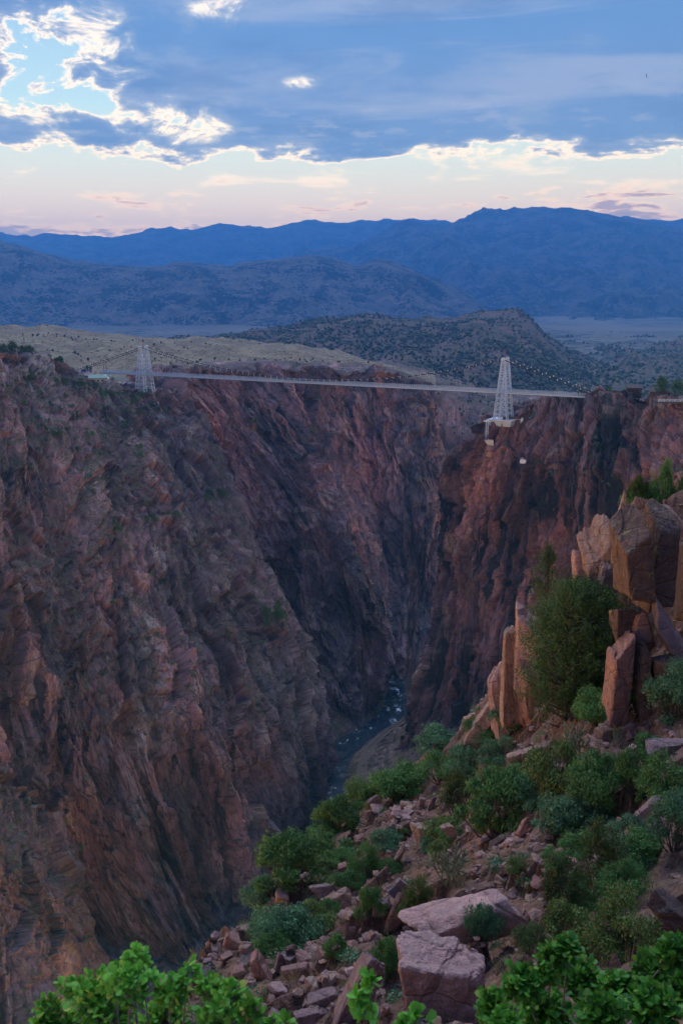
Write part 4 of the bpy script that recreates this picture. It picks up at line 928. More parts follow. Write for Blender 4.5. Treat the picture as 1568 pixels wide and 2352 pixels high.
# junipers and pinyon on the brink
def conifer_proto(seed, height=1.0, width=0.55, tufts=260, per=26, leaf=0.02, multi=1, bare=0.0, top=0.25, sparse=0.0, ragged=0.35):
    r = np.random.default_rng(seed); pos, out = [], []; st = []
    for mstem in range(multi):
        ox, oy = (0, 0) if multi == 1 else (r.normal() * width * .22, r.normal() * width * .22); hh = height * (1 - 0.28 * r.random() * (mstem > 0))
        st.append(tube([(0, 0, -0.05), (ox * .5, oy * .5, hh * .35), (ox + r.normal() * .01, oy, hh * .7), (ox, oy, hh * 0.97)], [0.030, 0.022, 0.012, 0.003], 5))
        for k in range(tufts // multi):
            q = r.random() ** 0.8; zc = hh * (bare + (1 - bare) * q)
            prof = width * 0.5 * (math.sin(min(1.0, (1.02 - q) ** 0.75 * 1.5) * 1.571)) * (1 - top * q)
            a = r.uniform(0, 6.28); rr2 = prof * (0.45 + 0.6 * r.random()) * (1 + ragged * r.normal() * .5)
            c = np.array([ox + rr2 * math.cos(a), oy + rr2 * math.sin(a), zc + 0.25 * rr2])
            st.append(tube([(ox, oy, max(zc - rr2 * 0.25, 0)), c], [0.008, 0.002], 3)) if k % 3 == 0 else None
            tl = 0.05 + 0.05 * r.random(); t_ = r.random(per)
            dirv = np.array([0.5 * math.cos(a), 0.5 * math.sin(a), 0.85])
            pp = c + dirv * (t_[:, None] - 0.3) * tl * 1.6 * height + r.normal(size=(per, 3)) * np.array([1, 1, .8]) * 0.022 * (1.3 - t_[:, None]) * height
            pos.append(pp); out.append(np.tile(dirv, (per, 1)))
    pos = np.concatenate(pos); out = np.concatenate(out); keep = r.random(len(pos)) > sparse
    fol = mkmesh('foliage', *leaf_cloud(pos[keep], out[keep], leaf, r, 1.1, 0.55))
    return fol, mkmesh('trunk', *join([(a, np.concatenate([q[:, [0, 1, 2]], q[:, [0, 2, 3]]])) for a, q in [s for s in st if s]]))
JUN = conifer_proto(5, 1.0, 0.66, 1300, 60, 0.0065, multi=5, bare=0.02, top=0.0, ragged=0.15)
PIN = conifer_proto(6, 1.0, 0.55, 190, 50, 0.009, bare=0.12, top=0.35, sparse=0.1, ragged=0.7)
PINE = [conifer_proto(31 + i, 1.0, 0.62, 120, 14, 0.035, bare=0.22, top=0.2, ragged=0.8) for i in range(2)]
def conifer(px0, py0, px1, py1, D, proto, mat_, label, name, group=None, ground=None, cat='tree', rz=0.0, minz=None):
    c = P((px0 + px1) / 2, py1, D); s = mpp(D); w_ = (px1 - px0) * s; h_ = (py1 - py0) * s
    if ground is not None:
        g_ = float(ground(c[0], c[1])); h_ += max(0.0, c[2] - g_); c[2] = min(c[2], g_)
    e = bpy.data.objects.new(name, None); COL.objects.link(e); e.location = c; e.scale = (w_ / 0.66, w_ / 0.66, h_); e.rotation_euler = (0, 0, rz)
    tag(e, label, cat, group); obj('crown', proto[0], LM[mat_], e); obj('trunk', proto[1], M_bark, e); return e
conifer(1212, 1300, 1425, 1650, 33, JUN, 'juniper', 'large dense juniper tree on the brink left of the towering boulder', 'juniper_tree', ground=gz)
pt = conifer(1202, 1250, 1300, 1430, 43, PIN, 'pinyon', 'thin pinyon with a bare dead top behind the large juniper', 'pinyon_tree', ground=gz)
obj('dead_top', mkmesh('dead_top', *tube([(0, 0, .9), (0.01, 0, 1.05), (0.02, 0, 1.2)], [0.012, 0.008, 0.002], 4)), M_twig, pt)

# cholla cactus
M_cholla = plain('cholla', (0.20, 0.20, 0.11), 0.9, 0.4, 20.0); M_spine = plain('cholla spines', (0.42, 0.36, 0.24), 0.8, 0.2, 20.0)
def cholla_proto(seed, n0=5):
    r = np.random.default_rng(seed); segs, sp = [], []
    def grow(p, d_, lvl):
        L = 0.16 + 0.10 * r.random(); e = p + d_ * L; segs.append(tube([p, (p + e) / 2, e], [0.020, 0.026, 0.016], 6))
        for _ in range(26):
            q = p + d_ * L * r.random(); o = r.normal(size=3); o -= d_ * (o @ d_); o /= np.linalg.norm(o); a = np.cross(o, d_) * 0.003
            sp.append(np.array([q + o * .02 - a, q + o * .02 + a, q + o * 0.055 + d_ * .01]))
        if lvl < 4:
            for _ in range(1 + (r.random() < 0.75)):
                d2 = d_ + 0.65 * r.normal(size=3) + np.array([0, 0, 0.25]); d2 /= np.linalg.norm(d2); grow(e, d2, lvl + 1)
    for _ in range(n0):
        d0 = np.array([0.6 * r.normal(), 0.6 * r.normal(), 1.0]); grow(np.array([0.1 * r.normal(), 0.1 * r.normal(), -0.03]), d0 / np.linalg.norm(d0), 0)
    return mkmesh('stems', *join(segs)), mkmesh('spines', np.concatenate(sp), np.arange(len(sp) * 3).reshape(-1, 3))
CH = [cholla_proto(3, 9), cholla_proto(4, 4)]
for i, (x0, y0, x1, y1, k, lab) in enumerate([
    (985, 1925, 1078, 2035, 0, 'big branching cholla cactus below the long pale brown rib'), (1280, 1645, 1358, 1742, 0, 'tall cholla cactus behind the yellow lichen rock'),
    (1395, 1655, 1432, 1715, 1, 'small cholla beside the lone rounded boulder'), (1150, 1660, 1172, 1702, 1, 'slender cholla left above the yellow lichen rock'),
    (690, 2020, 715, 2075, 1, 'thin cholla left of the flat topped purple slab'), (1135, 2170, 1182, 2250, 1, 'dry cholla canes right of the huge pink block'), (1210, 1705, 1250, 1745, 1, 'cholla growing against the yellow lichen rock'), (430, 2160, 470, 2215, 1, 'pale cholla at the tip of the lower left rock pile')]):
    q = on_slope((x0 + x1) / 2, y1); s = mpp(q[1]); pr = CH[k]
    e = bpy.data.objects.new('cholla_cactus', None); COL.objects.link(e); e.location = q; e.rotation_euler = (0, 0, i * 1.3); w_ = (x1 - x0) * s; h_ = (y1 - y0) * s
    e.scale = (w_ / 1.3, w_ / 1.3, h_ / 0.95); tag(e, lab, 'cactus', 'cholla cacti on the near slope'); obj('stems', pr[0], M_cholla, e); obj('spines', pr[1], M_spine, e)
# dry grass: uncountable
m_grass = leaf_mat('dry grass', (0.30, 0.22, 0.12), (0.20, 0.17, 0.085), (0.14, 0.15, 0.07), 0.3)
r = np.random.default_rng(17); vs = []
nt_ = 520; tx_ = r.uniform(-8, 13, nt_ * 3); ty_ = r.uniform(9, 52, nt_ * 3)
ed = edge_dist(tx_, ty_); ins = (ed < 0.2) if fe[np.argmin(abs(FY - 25)), np.argmin(abs(FX - 6))] < 0 else (ed > -0.2)
kk = ins & (fbm(tx_ / 4, ty_ / 4, 3, 77) > -0.1); tx_, ty_ = tx_[kk][:nt_], ty_[kk][:nt_]; tz_ = gz(tx_, ty_)
nb = 34; n_ = len(tx_)
bx_ = np.repeat(np.stack([tx_, ty_, tz_], -1), nb, 0); dv = r.normal(size=(n_ * nb, 3)) * np.array([.45, .45, .2]) + np.array([0, 0, 1.0]); L = (0.14 + 0.24 * r.random(n_ * nb))[:, None]
b0 = bx_ + r.normal(size=bx_.shape) * np.array([.06, .06, 0]); sd2 = np.cross(dv, r.normal(size=dv.shape)); sd2 /= np.linalg.norm(sd2, axis=1)[:, None]
v = np.stack([b0 - sd2 * .007, b0 + sd2 * .007, b0 + dv * L], 1).reshape(-1, 3)
obj('dry_grass', mkmesh('dry_grass', v, np.arange(len(v)).reshape(-1, 3)), m_grass, label='straw coloured dry grass tufts over the near slope', cat='grass', kind='stuff')
# low ground cover of tiny shrubs between the rocks
ps = r.integers(0, 3, 90); k = 0; tx2 = r.uniform(-7, 13, 400); ty2 = r.uniform(12, 50, 400); ed = edge_dist(tx2, ty2); ins = (ed < -0.3) if fe[np.argmin(abs(FY - 25)), np.argmin(abs(FX - 6))] < 0 else (ed > 0.3)
tx2, ty2 = tx2[ins][:110], ty2[ins][:110]; vs, fs, o_ = [], [], 0
for x_, y_ in zip(tx2, ty2):
    n2_ = 260; s = 0.16 + 0.28 * r.random(); dv = r.normal(size=(n2_, 3)); dv /= np.linalg.norm(dv, axis=1)[:, None]; dv[:, 2] = abs(dv[:, 2])
    pp = np.array([x_, y_, gz(x_, y_)]) + dv * s * (0.5 + .5 * r.random(n2_))[:, None] * np.array([1, 1, .8]); a, f = leaf_cloud(pp, dv, 0.03, r); vs.append(a); fs.append(f + o_); o_ += len(a)
obj('ground_cover', mkmesh('ground_cover', np.concatenate(vs), np.concatenate(fs)), LM['blue'], label='low grey green tufts of ground cover between the rocks', cat='plants', kind='stuff')

# near oak bushes with leaves one can pick apart
def oak_leaf():
    t_ = np.array([0, .12, .25, .38, .5, .62, .75, .88, 1.0]); w_ = np.array([.02, .12, .26, .20, .36, .28, .40, .26, .0])
    L = np.stack([-w_, t_, 0.10 * w_ + 0.10 * t_ * (1 - t_)], -1); Rr = L * np.array([-1, 1, 1]); M_ = np.stack([0 * t_, t_, 0.16 * t_ * (1 - t_) - 0.0 * t_], -1)
    v = np.concatenate([L, M_, Rr]); i = np.arange(8); n9 = 9
    f = np.concatenate([np.stack([i, i + 9, i + 10, i + 1], -1), np.stack([i + 9, i + 18, i + 19, i + 10], -1)])
    return v, f
OLV, OLF = oak_leaf()
OAK = mkmesh('leaf', OLV, OLF, smooth=True); OAK.materials.append(LM['near'])
def near_oak(name, label, clumps, D0, dspread, root, nleaf, seed, lsize=0.062, lm='near'):
    OAK = mkmesh('leaf', OLV, OLF, smooth=True); OAK.materials.append(LM[lm])
    r = np.random.default_rng(seed); e = bpy.data.objects.new(name, None); COL.objects.link(e); e.location = root; tag(e, label, 'shrub', 'oak shrubs close to the viewer')
    root = np.array(root); cs = []
    for (px, py, rp) in clumps:
        D = D0 + dspread * r.uniform(-1, 1); cs.append((P(px, py, D), rp * mpp(D)))
    wts = np.array([c[1] ** 2 for c in cs]); wts /= wts.sum(); tw_, lv = [], []
    for (c, rad), w_ in zip(cs, wts):
        m1 = root + (c - root) * 0.5 + r.normal(size=3) * 0.08; tw_.append(tube([root, m1, c], [0.014, 0.009, 0.004], 5))
        for k in range(max(5, int(nleaf * w_ / 5))):
            d_ = r.normal(size=3); d_ /= np.linalg.norm(d_); tip = c + d_ * rad * (0.45 + 0.6 * r.random()); b0 = c + (tip - c) * 0.1
            tw_.append(tube([b0, (b0 + tip) / 2 + r.normal(size=3) * .01, tip], [0.004, 0.003, 0.0015], 4))
            for q in range(5):
                p = b0 + (tip - b0) * (0.55 + 0.45 * q / 4); ld = d_ * 0.7 + r.normal(size=3) * 0.75 + np.array([0, 0, 0.35]); lv.append((p, ld / np.linalg.norm(ld), lsize * r.uniform(0.65, 1.25)))
    obj('branches', mkmesh('branches', *join([(a - root, q) for a, q in tw_])), M_twig, e)
    mats = []
    for p, ld, s in lv:
        up = Vector((r.normal() * .5, r.normal() * .5, 1.0)); yv = Vector(ld); xv = yv.cross(up).normalized(); zv = xv.cross(yv).normalized()
        mats.append(Matrix.Translation(Vector(p - root)) @ Matrix((xv, yv, zv)).transposed().to_4x4() @ Matrix.Scale(s, 4))
    order = np.argsort([m_.translation.length * 0 - (np.array(m_.translation)[2]) for m_ in mats])
    for k in order[:290]:
        o = bpy.data.objects.new('leaf', OAK); COL.objects.link(o); o.parent = e; o.matrix_local = mats[k]
    rest = order[290:]
    if len(rest):
        hv = np.c_[OLV, np.ones(len(OLV))]; vv = np.concatenate([(hv @ np.array(mats[k]).T)[:, :3] for k in rest]); ff = np.concatenate([OLF + i * len(OLV) for i in range(len(rest))])
        obj('leaves', mkmesh('leaves', vv, ff, smooth=True), LM[lm], e, kind='stuff')
near_oak('oak_shrub', 'bright green oak shrub out of focus at the bottom left corner', [(110, 2325, 45), (165, 2270, 32), (205, 2290, 55), (260, 2245, 40), (300, 2260, 60), (325, 2200, 28), (300, 2215, 26), (390, 2280, 48), (430, 2235, 30), (480, 2270, 42), (530, 2290, 42), (575, 2325, 40), (250, 2340, 70), (380, 2350, 70), (620, 2350, 26), (160, 2365, 60), (500, 2350, 60), (655, 2350, 18), (90, 2370, 40)], 4.6, 0.35, (-1.1, 4.7, CZ - 5.2), 3600, 5, 0.043)
near_oak('oak_shrub', 'deep green oak shrub filling the bottom right corner', [(1130, 2310, 42), (1200, 2265, 52), (1265, 2215, 46), (1305, 2175, 32), (1330, 2250, 60), (1420, 2270, 52), (1490, 2230, 50), (1545, 2190, 46), (1250, 2330, 70), (1380, 2340, 70), (1500, 2320, 70), (1560, 2280, 60), (1160, 2360, 50), (1600, 2230, 50)], 6.2, 0.5, (1.7, 6.6, CZ - 6.0), 9500, 6, 0.056, 'near2')
near_oak('oak_sprig', 'thin leafy oak sprig rising from the bottom edge near the centre', [(850, 2255, 16), (828, 2295, 15), (838, 2325, 18), (965, 2342, 24), (928, 2360, 14), (845, 2275, 8)], 4.8, 0.1, (0.2, 4.9, CZ - 5.2), 120, 7)

# ------------------------------------------------------------------ suspension bridge
M_steel = plain('silver painted steel', (0.52, 0.62, 0.72), 0.55, 0.12, 0.4, 0.0, 0.4); M_cable = plain('dark cable', (0.035, 0.03, 0.035), 0.7, 0.2, 1.0)
M_deckwood = plain('deck underside timber', (0.07, 0.055, 0.05), 0.9, 0.3, 1.0); M_conc = plain('pale concrete', (0.48, 0.56, 0.62), 0.85, 0.15, 0.3); M_white = plain('white paint', (0.75, 0.76, 0.76), 0.6, 0.08, 0.5)
TLp = P(332, 857, 800); TRp = P(1157, 905, 655); DZ = (TLp[2] + TRp[2]) / 2; TLp[2] = TRp[2] = DZ
dv = TRp - TLp; SPAN = float(np.linalg.norm(dv)); ud = dv / SPAN; wd = np.array([-ud[1], ud[0], 0.0]); HALF = 3.9; TOPH = 21.2
def along(s, side=0.0, z=0.0): return TLp + ud * s + wd * side + np.array([0, 0, z])
def s_at(px):                                       # distance along the bridge at which it crosses a picture column
    a, _ = ray(px, 880); return float((a * TLp[1] - TLp[0]) / (ud[0] - a * ud[1]))
def obox(c, hx, hy, hz, u=None):
    u = np.array([1.0, 0, 0]) if u is None else np.asarray(u, float); w_ = np.array([-u[1], u[0], 0])
    v = np.array([c + u * hx * sx + w_ * hy * sy + np.array([0, 0, hz * sz]) for sx in (-1, 1) for sy in (-1, 1) for sz in (-1, 1)])
    return v, np.array([(0, 1, 3, 2), (4, 6, 7, 5), (0, 4, 5, 1), (2, 3, 7, 6), (0, 2, 6, 4), (1, 5, 7, 3)])
def bar(a, b_, r_=0.15): return tube([a, b_], [r_, r_], 4)
br = bpy.data.objects.new('suspension_bridge', None); COL.objects.link(br); br.location = along(SPAN / 2, 0, 0)
tag(br, 'silver suspension bridge with two lattice towers spanning the deep gorge', 'bridge'); BO = np.array(br.location)
def bpart(name, v, f, m, parent=None, **k):
    return obj(name, mkmesh(name, np.asarray(v) - BO, f), m, parent or br, **k)
S0, S1 = s_at(236), s_at(1352)
tiltdeck = 0.0
n_ = 60; ss = np.linspace(S0, S1, n_)
dk = bpart('deck', *join([obox(along((a + c) / 2, 0, -0.35), (c - a) / 2 + .001, 2.9, 0.35, ud) for a, c in zip(ss[:-1], ss[1:])][:1] if False else [obox(along((S0 + S1) / 2, 0, -0.35), (S1 - S0) / 2, 2.9, 0.35, ud)]), M_deckwood)
for sd_ in (-1, 1):
    bpart('girder', *obox(along((S0 + S1) / 2, sd_ * 3.0, -0.1), (S1 - S0) / 2, 0.12, 0.35, ud), M_steel)
    for hz in (0.55, 1.05, 1.55, 2.05): bpart('rail', *obox(along((S0 + S1) / 2, sd_ * 2.95, hz), (S1 - S0) / 2, 0.05, 0.06 if hz < 2 else 0.1, ud), M_steel)
    bpart('railing_posts', *join([obox(along(s, sd_ * 2.95, 1.1), 0.09, 0.05, 1.0, ud) for s in np.arange(S0, S1, 1.5)]), M_steel, kind='stuff')
def tower(s, zb, nm):
    """two lattice shafts, each with four posts, tied together by portal struts"""
    H0, H1 = zb, TOPH; t0 = None
    cap = [obox(along(s, sd_ * HALF, TOPH + 0.5), 1.25, 1.1, 0.5, ud) for sd_ in (-1, 1)] + [obox(along(s, sd_ * HALF, TOPH + 1.3), 0.8, 0.8, 0.35, ud) for sd_ in (-1, 1)]
    T = bpart('tower', *join(cap), M_steel)
    def pt(z, sd_, a, c):          # a: along the bridge, c: across
        q = (TOPH - z) / (TOPH - H0); return along(s + a * (1.0 + 3.6 * q), sd_ * (HALF + 1.1 * q) + c * (0.75 + 1.0 * q), z)
    zs = np.linspace(H0, TOPH, 12)
    for sd_ in (-1, 1):
        for a in (-1, 1):
            for c in (-1, 1): bpart('post', *tube([pt(H0, sd_, a, c), pt(TOPH, sd_, a, c)], [0.34, 0.26], 4), M_steel, T)
        for z0, z1 in zip(zs[:-1], zs[1:]):
            ring = [bar(pt(z1, sd_, -1, c), pt(z1, sd_, 1, c), 0.17) for c in (-1, 1)] + [bar(pt(z1, sd_, a, -1), pt(z1, sd_, a, 1), 0.17) for a in (-1, 1)]
            bpart('strut', *join(ring), M_steel, T)
            bpart('brace', *join([bar(pt(z0, sd_, -1, c), pt(z1, sd_, 1, c), 0.11) for c in (-1, 1)] + [bar(pt(z0, sd_, 1, c), pt(z1, sd_, -1, c), 0.11) for c in (-1, 1)] + [bar(pt(z0, sd_, a, -1), pt(z1, sd_, a, 1), 0.10) for a in (-1, 1)]), M_steel, T)
            mid_ = lambda z, c: (pt(z, sd_, -1, c) + pt(z, sd_, 1, c)) / 2
            if z0 < 6:
                for c in (-1, 1): bpart('mid_post', *bar(mid_(z0, c), mid_(z1, c), 0.14), M_steel, T)
    for z in (TOPH - 0.4, TOPH - 9, 9.0, 4.5):
        bpart('portal_strut', *join([bar(pt(z, -1, a, 1), pt(z, 1, a, -1), 0.2) for a in (-1, 1)]), M_steel, T)
    for z0, z1 in ((TOPH - 9, TOPH - 4.7), (TOPH - 4.7, TOPH - .4)):
        bpart('portal_brace', *join([bar(pt(z0, -1, a, 1), pt(z1, 1, a, -1), 0.13) for a in (-1, 1)] + [bar(pt(z0, 1, a, -1), pt(z1, -1, a, 1), 0.13) for a in (-1, 1)]), M_steel, T)
    pole = bpart('beacon', *join([tube([along(s, 0, TOPH), along(s, 0, TOPH + 5)], [0.1, 0.06], 4), obox(along(s, 0, TOPH + 5.2), .35, .35, .35)]), plain('red beacon ' + nm, (0.35, 0.05, 0.04)), T)
    return T
zbl = P(332, 899, 800)[2] - DZ; zbr = P(1157, 963, 655)[2] - DZ
tower(0.0, zbl, 'west'); tower(SPAN, zbr, 'east')
sL, sR = s_at(185), s_at(1365)
def cz(s):
    if s < 0: return TOPH + (TOPH - 0.8) * (s / -sL) if False else TOPH * (1 - s / sL) + 1.2 * s / sL
    if s > SPAN: q = (s - SPAN) / (sR - SPAN); return TOPH * (1 - q) + 1.8 * q
    q = 2 * s / SPAN - 1; return 1.3 + (TOPH - 0.6 + .6 - 1.3) * q * q
clampm = None
for sd_ in (-1, 1):
    pts = [along(s, sd_ * HALF, cz(s) + (0.6 if 0 <= s <= SPAN else 0.6 * 0)) for s in np.concatenate([np.linspace(sL, 0, 14), np.linspace(0.5, SPAN - .5, 60), np.linspace(SPAN, sR, 10)])]
    mc = bpart('main_cable', *tube(pts, [0.26] * len(pts), 6), M_cable)
    me = None
    for s in np.arange(sL + 6, sR - 2, 5.0):
        if abs(s) < 3 or abs(s - SPAN) < 3: continue
        c = along(s, sd_ * HALF, cz(s) + 0.7)
        if clampm is None: clampm = mkmesh('clamp', *obox(np.zeros(3), 0.16, 0.30, 0.42)); clampm.materials.append(M_white)
        o = bpy.data.objects.new('clamp', clampm); COL.objects.link(o); o.parent = mc; o.location = Vector(c - BO)
    hm = None
    for s in np.arange(5, SPAN - 3, 5.0):
        z1 = cz(s); a = along(s, sd_ * HALF, z1 + .4); b2 = along(s, sd_ * 3.0, 0.0)
        bpart('hanger', *bar(b2, a, 0.035), M_cable)
# pier under the right tower, with catwalk and mast
pc = along(SPAN, 0, zbr - 2.0)
v, f = obox(pc, 8.2, 7.6, 2.0, ud); v[[0, 2, 4, 6]] = pc + (v[[0, 2, 4, 6]] - pc) * np.array([.86, .86, 1.0])
pier = obj('concrete_pier', mkmesh('concrete_pier', v - pc, f), M_conc, loc=pc, label='pale concrete pier under the right bridge tower on the cliff edge', cat='pier')
v, f = obox(np.array([0, 0, 2.15]), 8.7, 8.0, 0.15, ud); obj('coping', mkmesh('coping', v, f), M_white, pier)
mb = P(1117, 1010, 648); mtp = P(1115, 968, 648); mast = bpy.data.objects.new('catwalk_mast', None); COL.objects.link(mast); mast.location = mb; tag(mast, 'slim pale blue lattice mast with a catwalk left of the right tower', 'mast')
hh = float(mtp[2] - mb[2]); q4 = [np.array([sx * 0.7, sy * 0.7, 0]) for sx in (-1, 1) for sy in (-1, 1)]
for q in q4: obj('post', mkmesh('post', *bar(q, q + [0, 0, hh], 0.16)), M_steel, mast)
obj('lattice', mkmesh('lattice', *join([bar(q4[a] + [0, 0, z], q4[c] + [0, 0, z + 1.2], 0.10) for z in np.arange(0, hh - 1.2, 1.2) for a, c in ((0, 1), (1, 3), (3, 2), (2, 0))])), M_steel, mast)
obj('cap', mkmesh('cap', *join([obox(np.array([-.6, 0, hh + .25]), 1.8, 1.1, .25), obox(np.array([0., 0, hh + .7]), .9, .9, .2)])), M_white, mast)
ce = P(1140, 966, 652) - mb; obj('catwalk', mkmesh('catwalk', *join([bar(np.array([0, -.5, hh - .2]), ce, 0.22), bar(np.array([0, .8, hh - .2]), ce + [0, 1.2, 0], 0.22)])), M_white, mast)
vv, ff = obox(np.array([1.2, 0, -1.9]), 3.0, 1.8, 1.9); vv[[0, 2]] += [2.6, 0, 0]; obj('footing', mkmesh('footing', vv, ff), plain('cream concrete', (0.58, 0.54, 0.46)), mast)
# floodlights on the right cliff
def hit(wname, px, py, tol=5.0):
    w_ = WALLS[wname]
    if wname not in PIXC: PIXC[wname] = toPix(w_)
    qx, qy = PIXC[wname]; dd = (qx - px) ** 2 + (qy - py) ** 2; k = np.nonzero(dd < tol * tol)[0]
    if len(k) == 0: k = np.array([np.argmin(dd)])
    return w_[k[np.argmin(w_[k, 1])]]
PIXC = {}
h1 = hit('gorge_wall_right', 1192, 968); fl = bpy.data.objects.new('floodlight', None); COL.objects.link(fl); fl.location = h1; tag(fl, 'white floodlight head on a bracket among bushes right of the pier', 'floodlight', 'floodlights on the right cliff')
obj('lamp_head', mkmesh('lamp_head', *tube([(0, 0, .5), (0.5, -.3, 1.6), (1.1, -.6, 3.4)], [0.7, 1.0, 0.8], 8)), M_white, fl); obj('bracket', mkmesh('bracket', *join([bar(np.array([0.5, -.3, 2.4]), np.array([-2.6, -.4, 2.7]), .16), bar(np.array([0, 0, -1.5]), np.array([.2, 0, 1]), .15)])), M_white, fl)
h1 = hit('gorge_wall_right', 1196, 1062); fl = bpy.data.objects.new('floodlight', None); COL.objects.link(fl); fl.location = h1; tag(fl, 'pale blue box with three slanting rods on the cliff below the bridge', 'floodlight', 'floodlights on the right cliff')
obj('housing', mkmesh('housing', *obox(np.array([0., -1, 1.0]), 1.9, 1.4, 1.1, (0.9, -0.43, 0.0))), M_white, fl)
for k in range(3): obj('rod', mkmesh('rod', *bar(np.array([-1.0 + k * .9, -1, 1.8]), np.array([-2.0 + k * .9, -1, 3.6]), 0.13)), M_white, fl)

# ------------------------------------------------------------------ buildings on the rims
M_roofg = plain('green metal roof', (0.06, 0.22, 0.19), 0.5, 0.15, 0.5); M_cream = plain('cream wall', (0.52, 0.47, 0.38), 0.85, 0.1, 0.5); M_brownwood = plain('brown boards', (0.075, 0.045, 0.036), 0.85, 0.25, 0.8)
M_shingle = plain('weathered shingles', (0.11, 0.095, 0.085), 0.9, 0.25, 0.8); M_glassd = plain('dark window', (0.02, 0.025, 0.035), 0.15, 0.1); M_wood = plain('pole timber', (0.26, 0.19, 0.12), 0.9, 0.2, 1.0)
def house(name, base, w_, d_, h_, rh, yaw, mw, mr, label, cat='building', over=0.6, windows=3, door=True):
    e = bpy.data.objects.new(name, None); COL.objects.link(e); e.location = base; e.rotation_euler = (0, 0, yaw); tag(e, label, cat)
    obj('wall', mkmesh('wall', *obox(np.array([0, 0, h_ / 2 - 1.5]), w_ / 2, d_ / 2, h_ / 2 + 1.5)), mw, e)
    a, b_ = w_ / 2 + over, d_ / 2 + over
    v = np.array([(-a, -b_, h_), (a, -b_, h_), (a, b_, h_), (-a, b_, h_), (-a, 0, h_ + rh), (a, 0, h_ + rh), (-a, -b_, h_ - .25), (a, -b_, h_ - .25), (a, b_, h_ - .25), (-a, b_, h_ - .25)]); v[:, 2] += 0.02
    f = [(0, 1, 5, 4), (2, 3, 4, 5), (0, 4, 3), (1, 2, 5), (6, 7, 1, 0), (7, 8, 2, 1), (8, 9, 3, 2), (9, 6, 0, 3), (9, 8, 7, 6)]
    obj('roof', mkmesh_py('roof', v, f), mr, e)
    for k in range(windows):
        x_ = (k + 1 - (windows + 1) / 2) * w_ / (windows + 0.6) * 0.9
        wf = obj('window', mkmesh('window', *obox(np.array([x_, -d_ / 2 - 0.03, h_ * 0.55]), w_ * .05 + .2, 0.05, h_ * 0.13)), M_brownwood, e); obj('pane', mkmesh('pane', *obox(np.array([x_, -d_ / 2 - 0.10, h_ * 0.55]), w_ * .05 + .08, 0.03, h_ * 0.13 - .1)), M_glassd, wf)
    if door: obj('door', mkmesh('door', *obox(np.array([w_ / 2 + .04, 0.3, h_ * .36]), .05, .55, h_ * .36)), M_brownwood, e)
    return e
LZ = P(226, 880, 762)
house('visitor_building', LZ, 13.0, 8.0, 4.2, 2.4, R(14), M_cream, M_roofg, 'cream building with a green metal roof below the left bridge end')
tn = bpy.data.objects.new('canopy_tent', None); COL.objects.link(tn); tn.location = P(243, 878, 762); tag(tn, 'white peaked canopy tent beside the green roofed building', 'tent')
v = np.array([(-2.6, -2.2, 3), (2.6, -2.2, 3), (2.6, 2.2, 3), (-2.6, 2.2, 3), (0, 0, 6.2)]); v2 = v[:4] - [0, 0, .6]
obj('canopy', mkmesh_py('canopy', np.concatenate([v, v2]), [(0, 1, 4), (1, 2, 4), (2, 3, 4), (3, 0, 4), (5, 6, 1, 0), (6, 7, 2, 1), (7, 8, 3, 2), (8, 5, 0, 3)]), M_white, tn)
for sx in (-1, 1):
    for sy in (-1, 1): obj('leg', mkmesh('leg', *bar(np.array([sx * 2.5, sy * 2.1, -1.5]), np.array([sx * 2.5, sy * 2.1, 2.5]), .08)), M_white, tn)
# parking lot on the left rim
lot = np.array([P(140, 866, 770), P(214, 862, 790), P(222, 850, 845), P(200, 849, 850), P(150, 851, 840)]); lot = np.concatenate([lot, lot - [0, 0, 5]])
obj('parking_lot', mkmesh_py('parking_lot', lot, [(0, 1, 2, 3, 4), (5, 6, 1, 0), (6, 7, 2, 1), (7, 8, 3, 2), (8, 9, 4, 3), (9, 5, 0, 4)]), plain('red gravel lot', (0.24, 0.16, 0.145), 0.95, 0.2, 0.5), kind='structure')
bn = obj('dumpster', mkmesh('dumpster', *obox(np.array([0, 0, .9]), 2.0, 1.1, .95)), plain('blue bin paint', (0.03, 0.07, 0.30), 0.6), loc=P(193, 854, 822), label='blue dumpster at the back of the red gravel lot', cat='dumpster'); obj('lid', mkmesh('lid', *obox(np.array([0, 0, 1.95]), 2.05, 1.15, .1)), M_cable, bn)
def upole(px, y0, y1, D, label, cross=True):
    b_ = P(px, y1, D); h_ = float(P(px, y0, D)[2] - b_[2]); e = bpy.data.objects.new('utility_pole', None); COL.objects.link(e); e.location = b_; tag(e, label, 'pole')
    obj('post', mkmesh('post', *tube([(0, 0, -2.5), (0, 0, h_)], [0.30, 0.24], 6)), M_wood, e)
    if cross: obj('crossarm', mkmesh('crossarm', *bar(np.array([-1.6, 0, h_ - .5]), np.array([1.6, 0, h_ - .5]), .16)), M_wood, e)
upole(239, 823, 848, 830, 'shorter wooden pole near the left bridge entrance', False); upole(245, 820, 850, 828, 'taller wooden pole at the left bridge entrance')
upole(1335, 872, 906, 640, 'left one of two wooden poles by the right bridge end'); upole(1339.5, 871, 906, 641, 'right one of two wooden poles by the right bridge end', False)
ca = house('cabin', P(1454, 907, 610), 8.4, 6.0, 4.6, 1.9, R(-8), M_brownwood, M_shingle, 'small brown cabin with shingled roof on the right cliff top', cat='cabin', windows=2)
house('lodge', P(1514, 914, 588), 11.5, 8.0, 4.0, 2.3, R(-18), plain('red brown boards', (0.12, 0.05, 0.04), 0.85, 0.25, 0.8), M_shingle, 'red brown lodge beside the viewing platform at the right edge', cat='lodge')
vp = bpy.data.objects.new('viewing_platform', None); COL.objects.link(vp); vp.location = P(1550, 924, 560); tag(vp, 'railed viewing platform on white posts at the right cliff edge', 'platform')
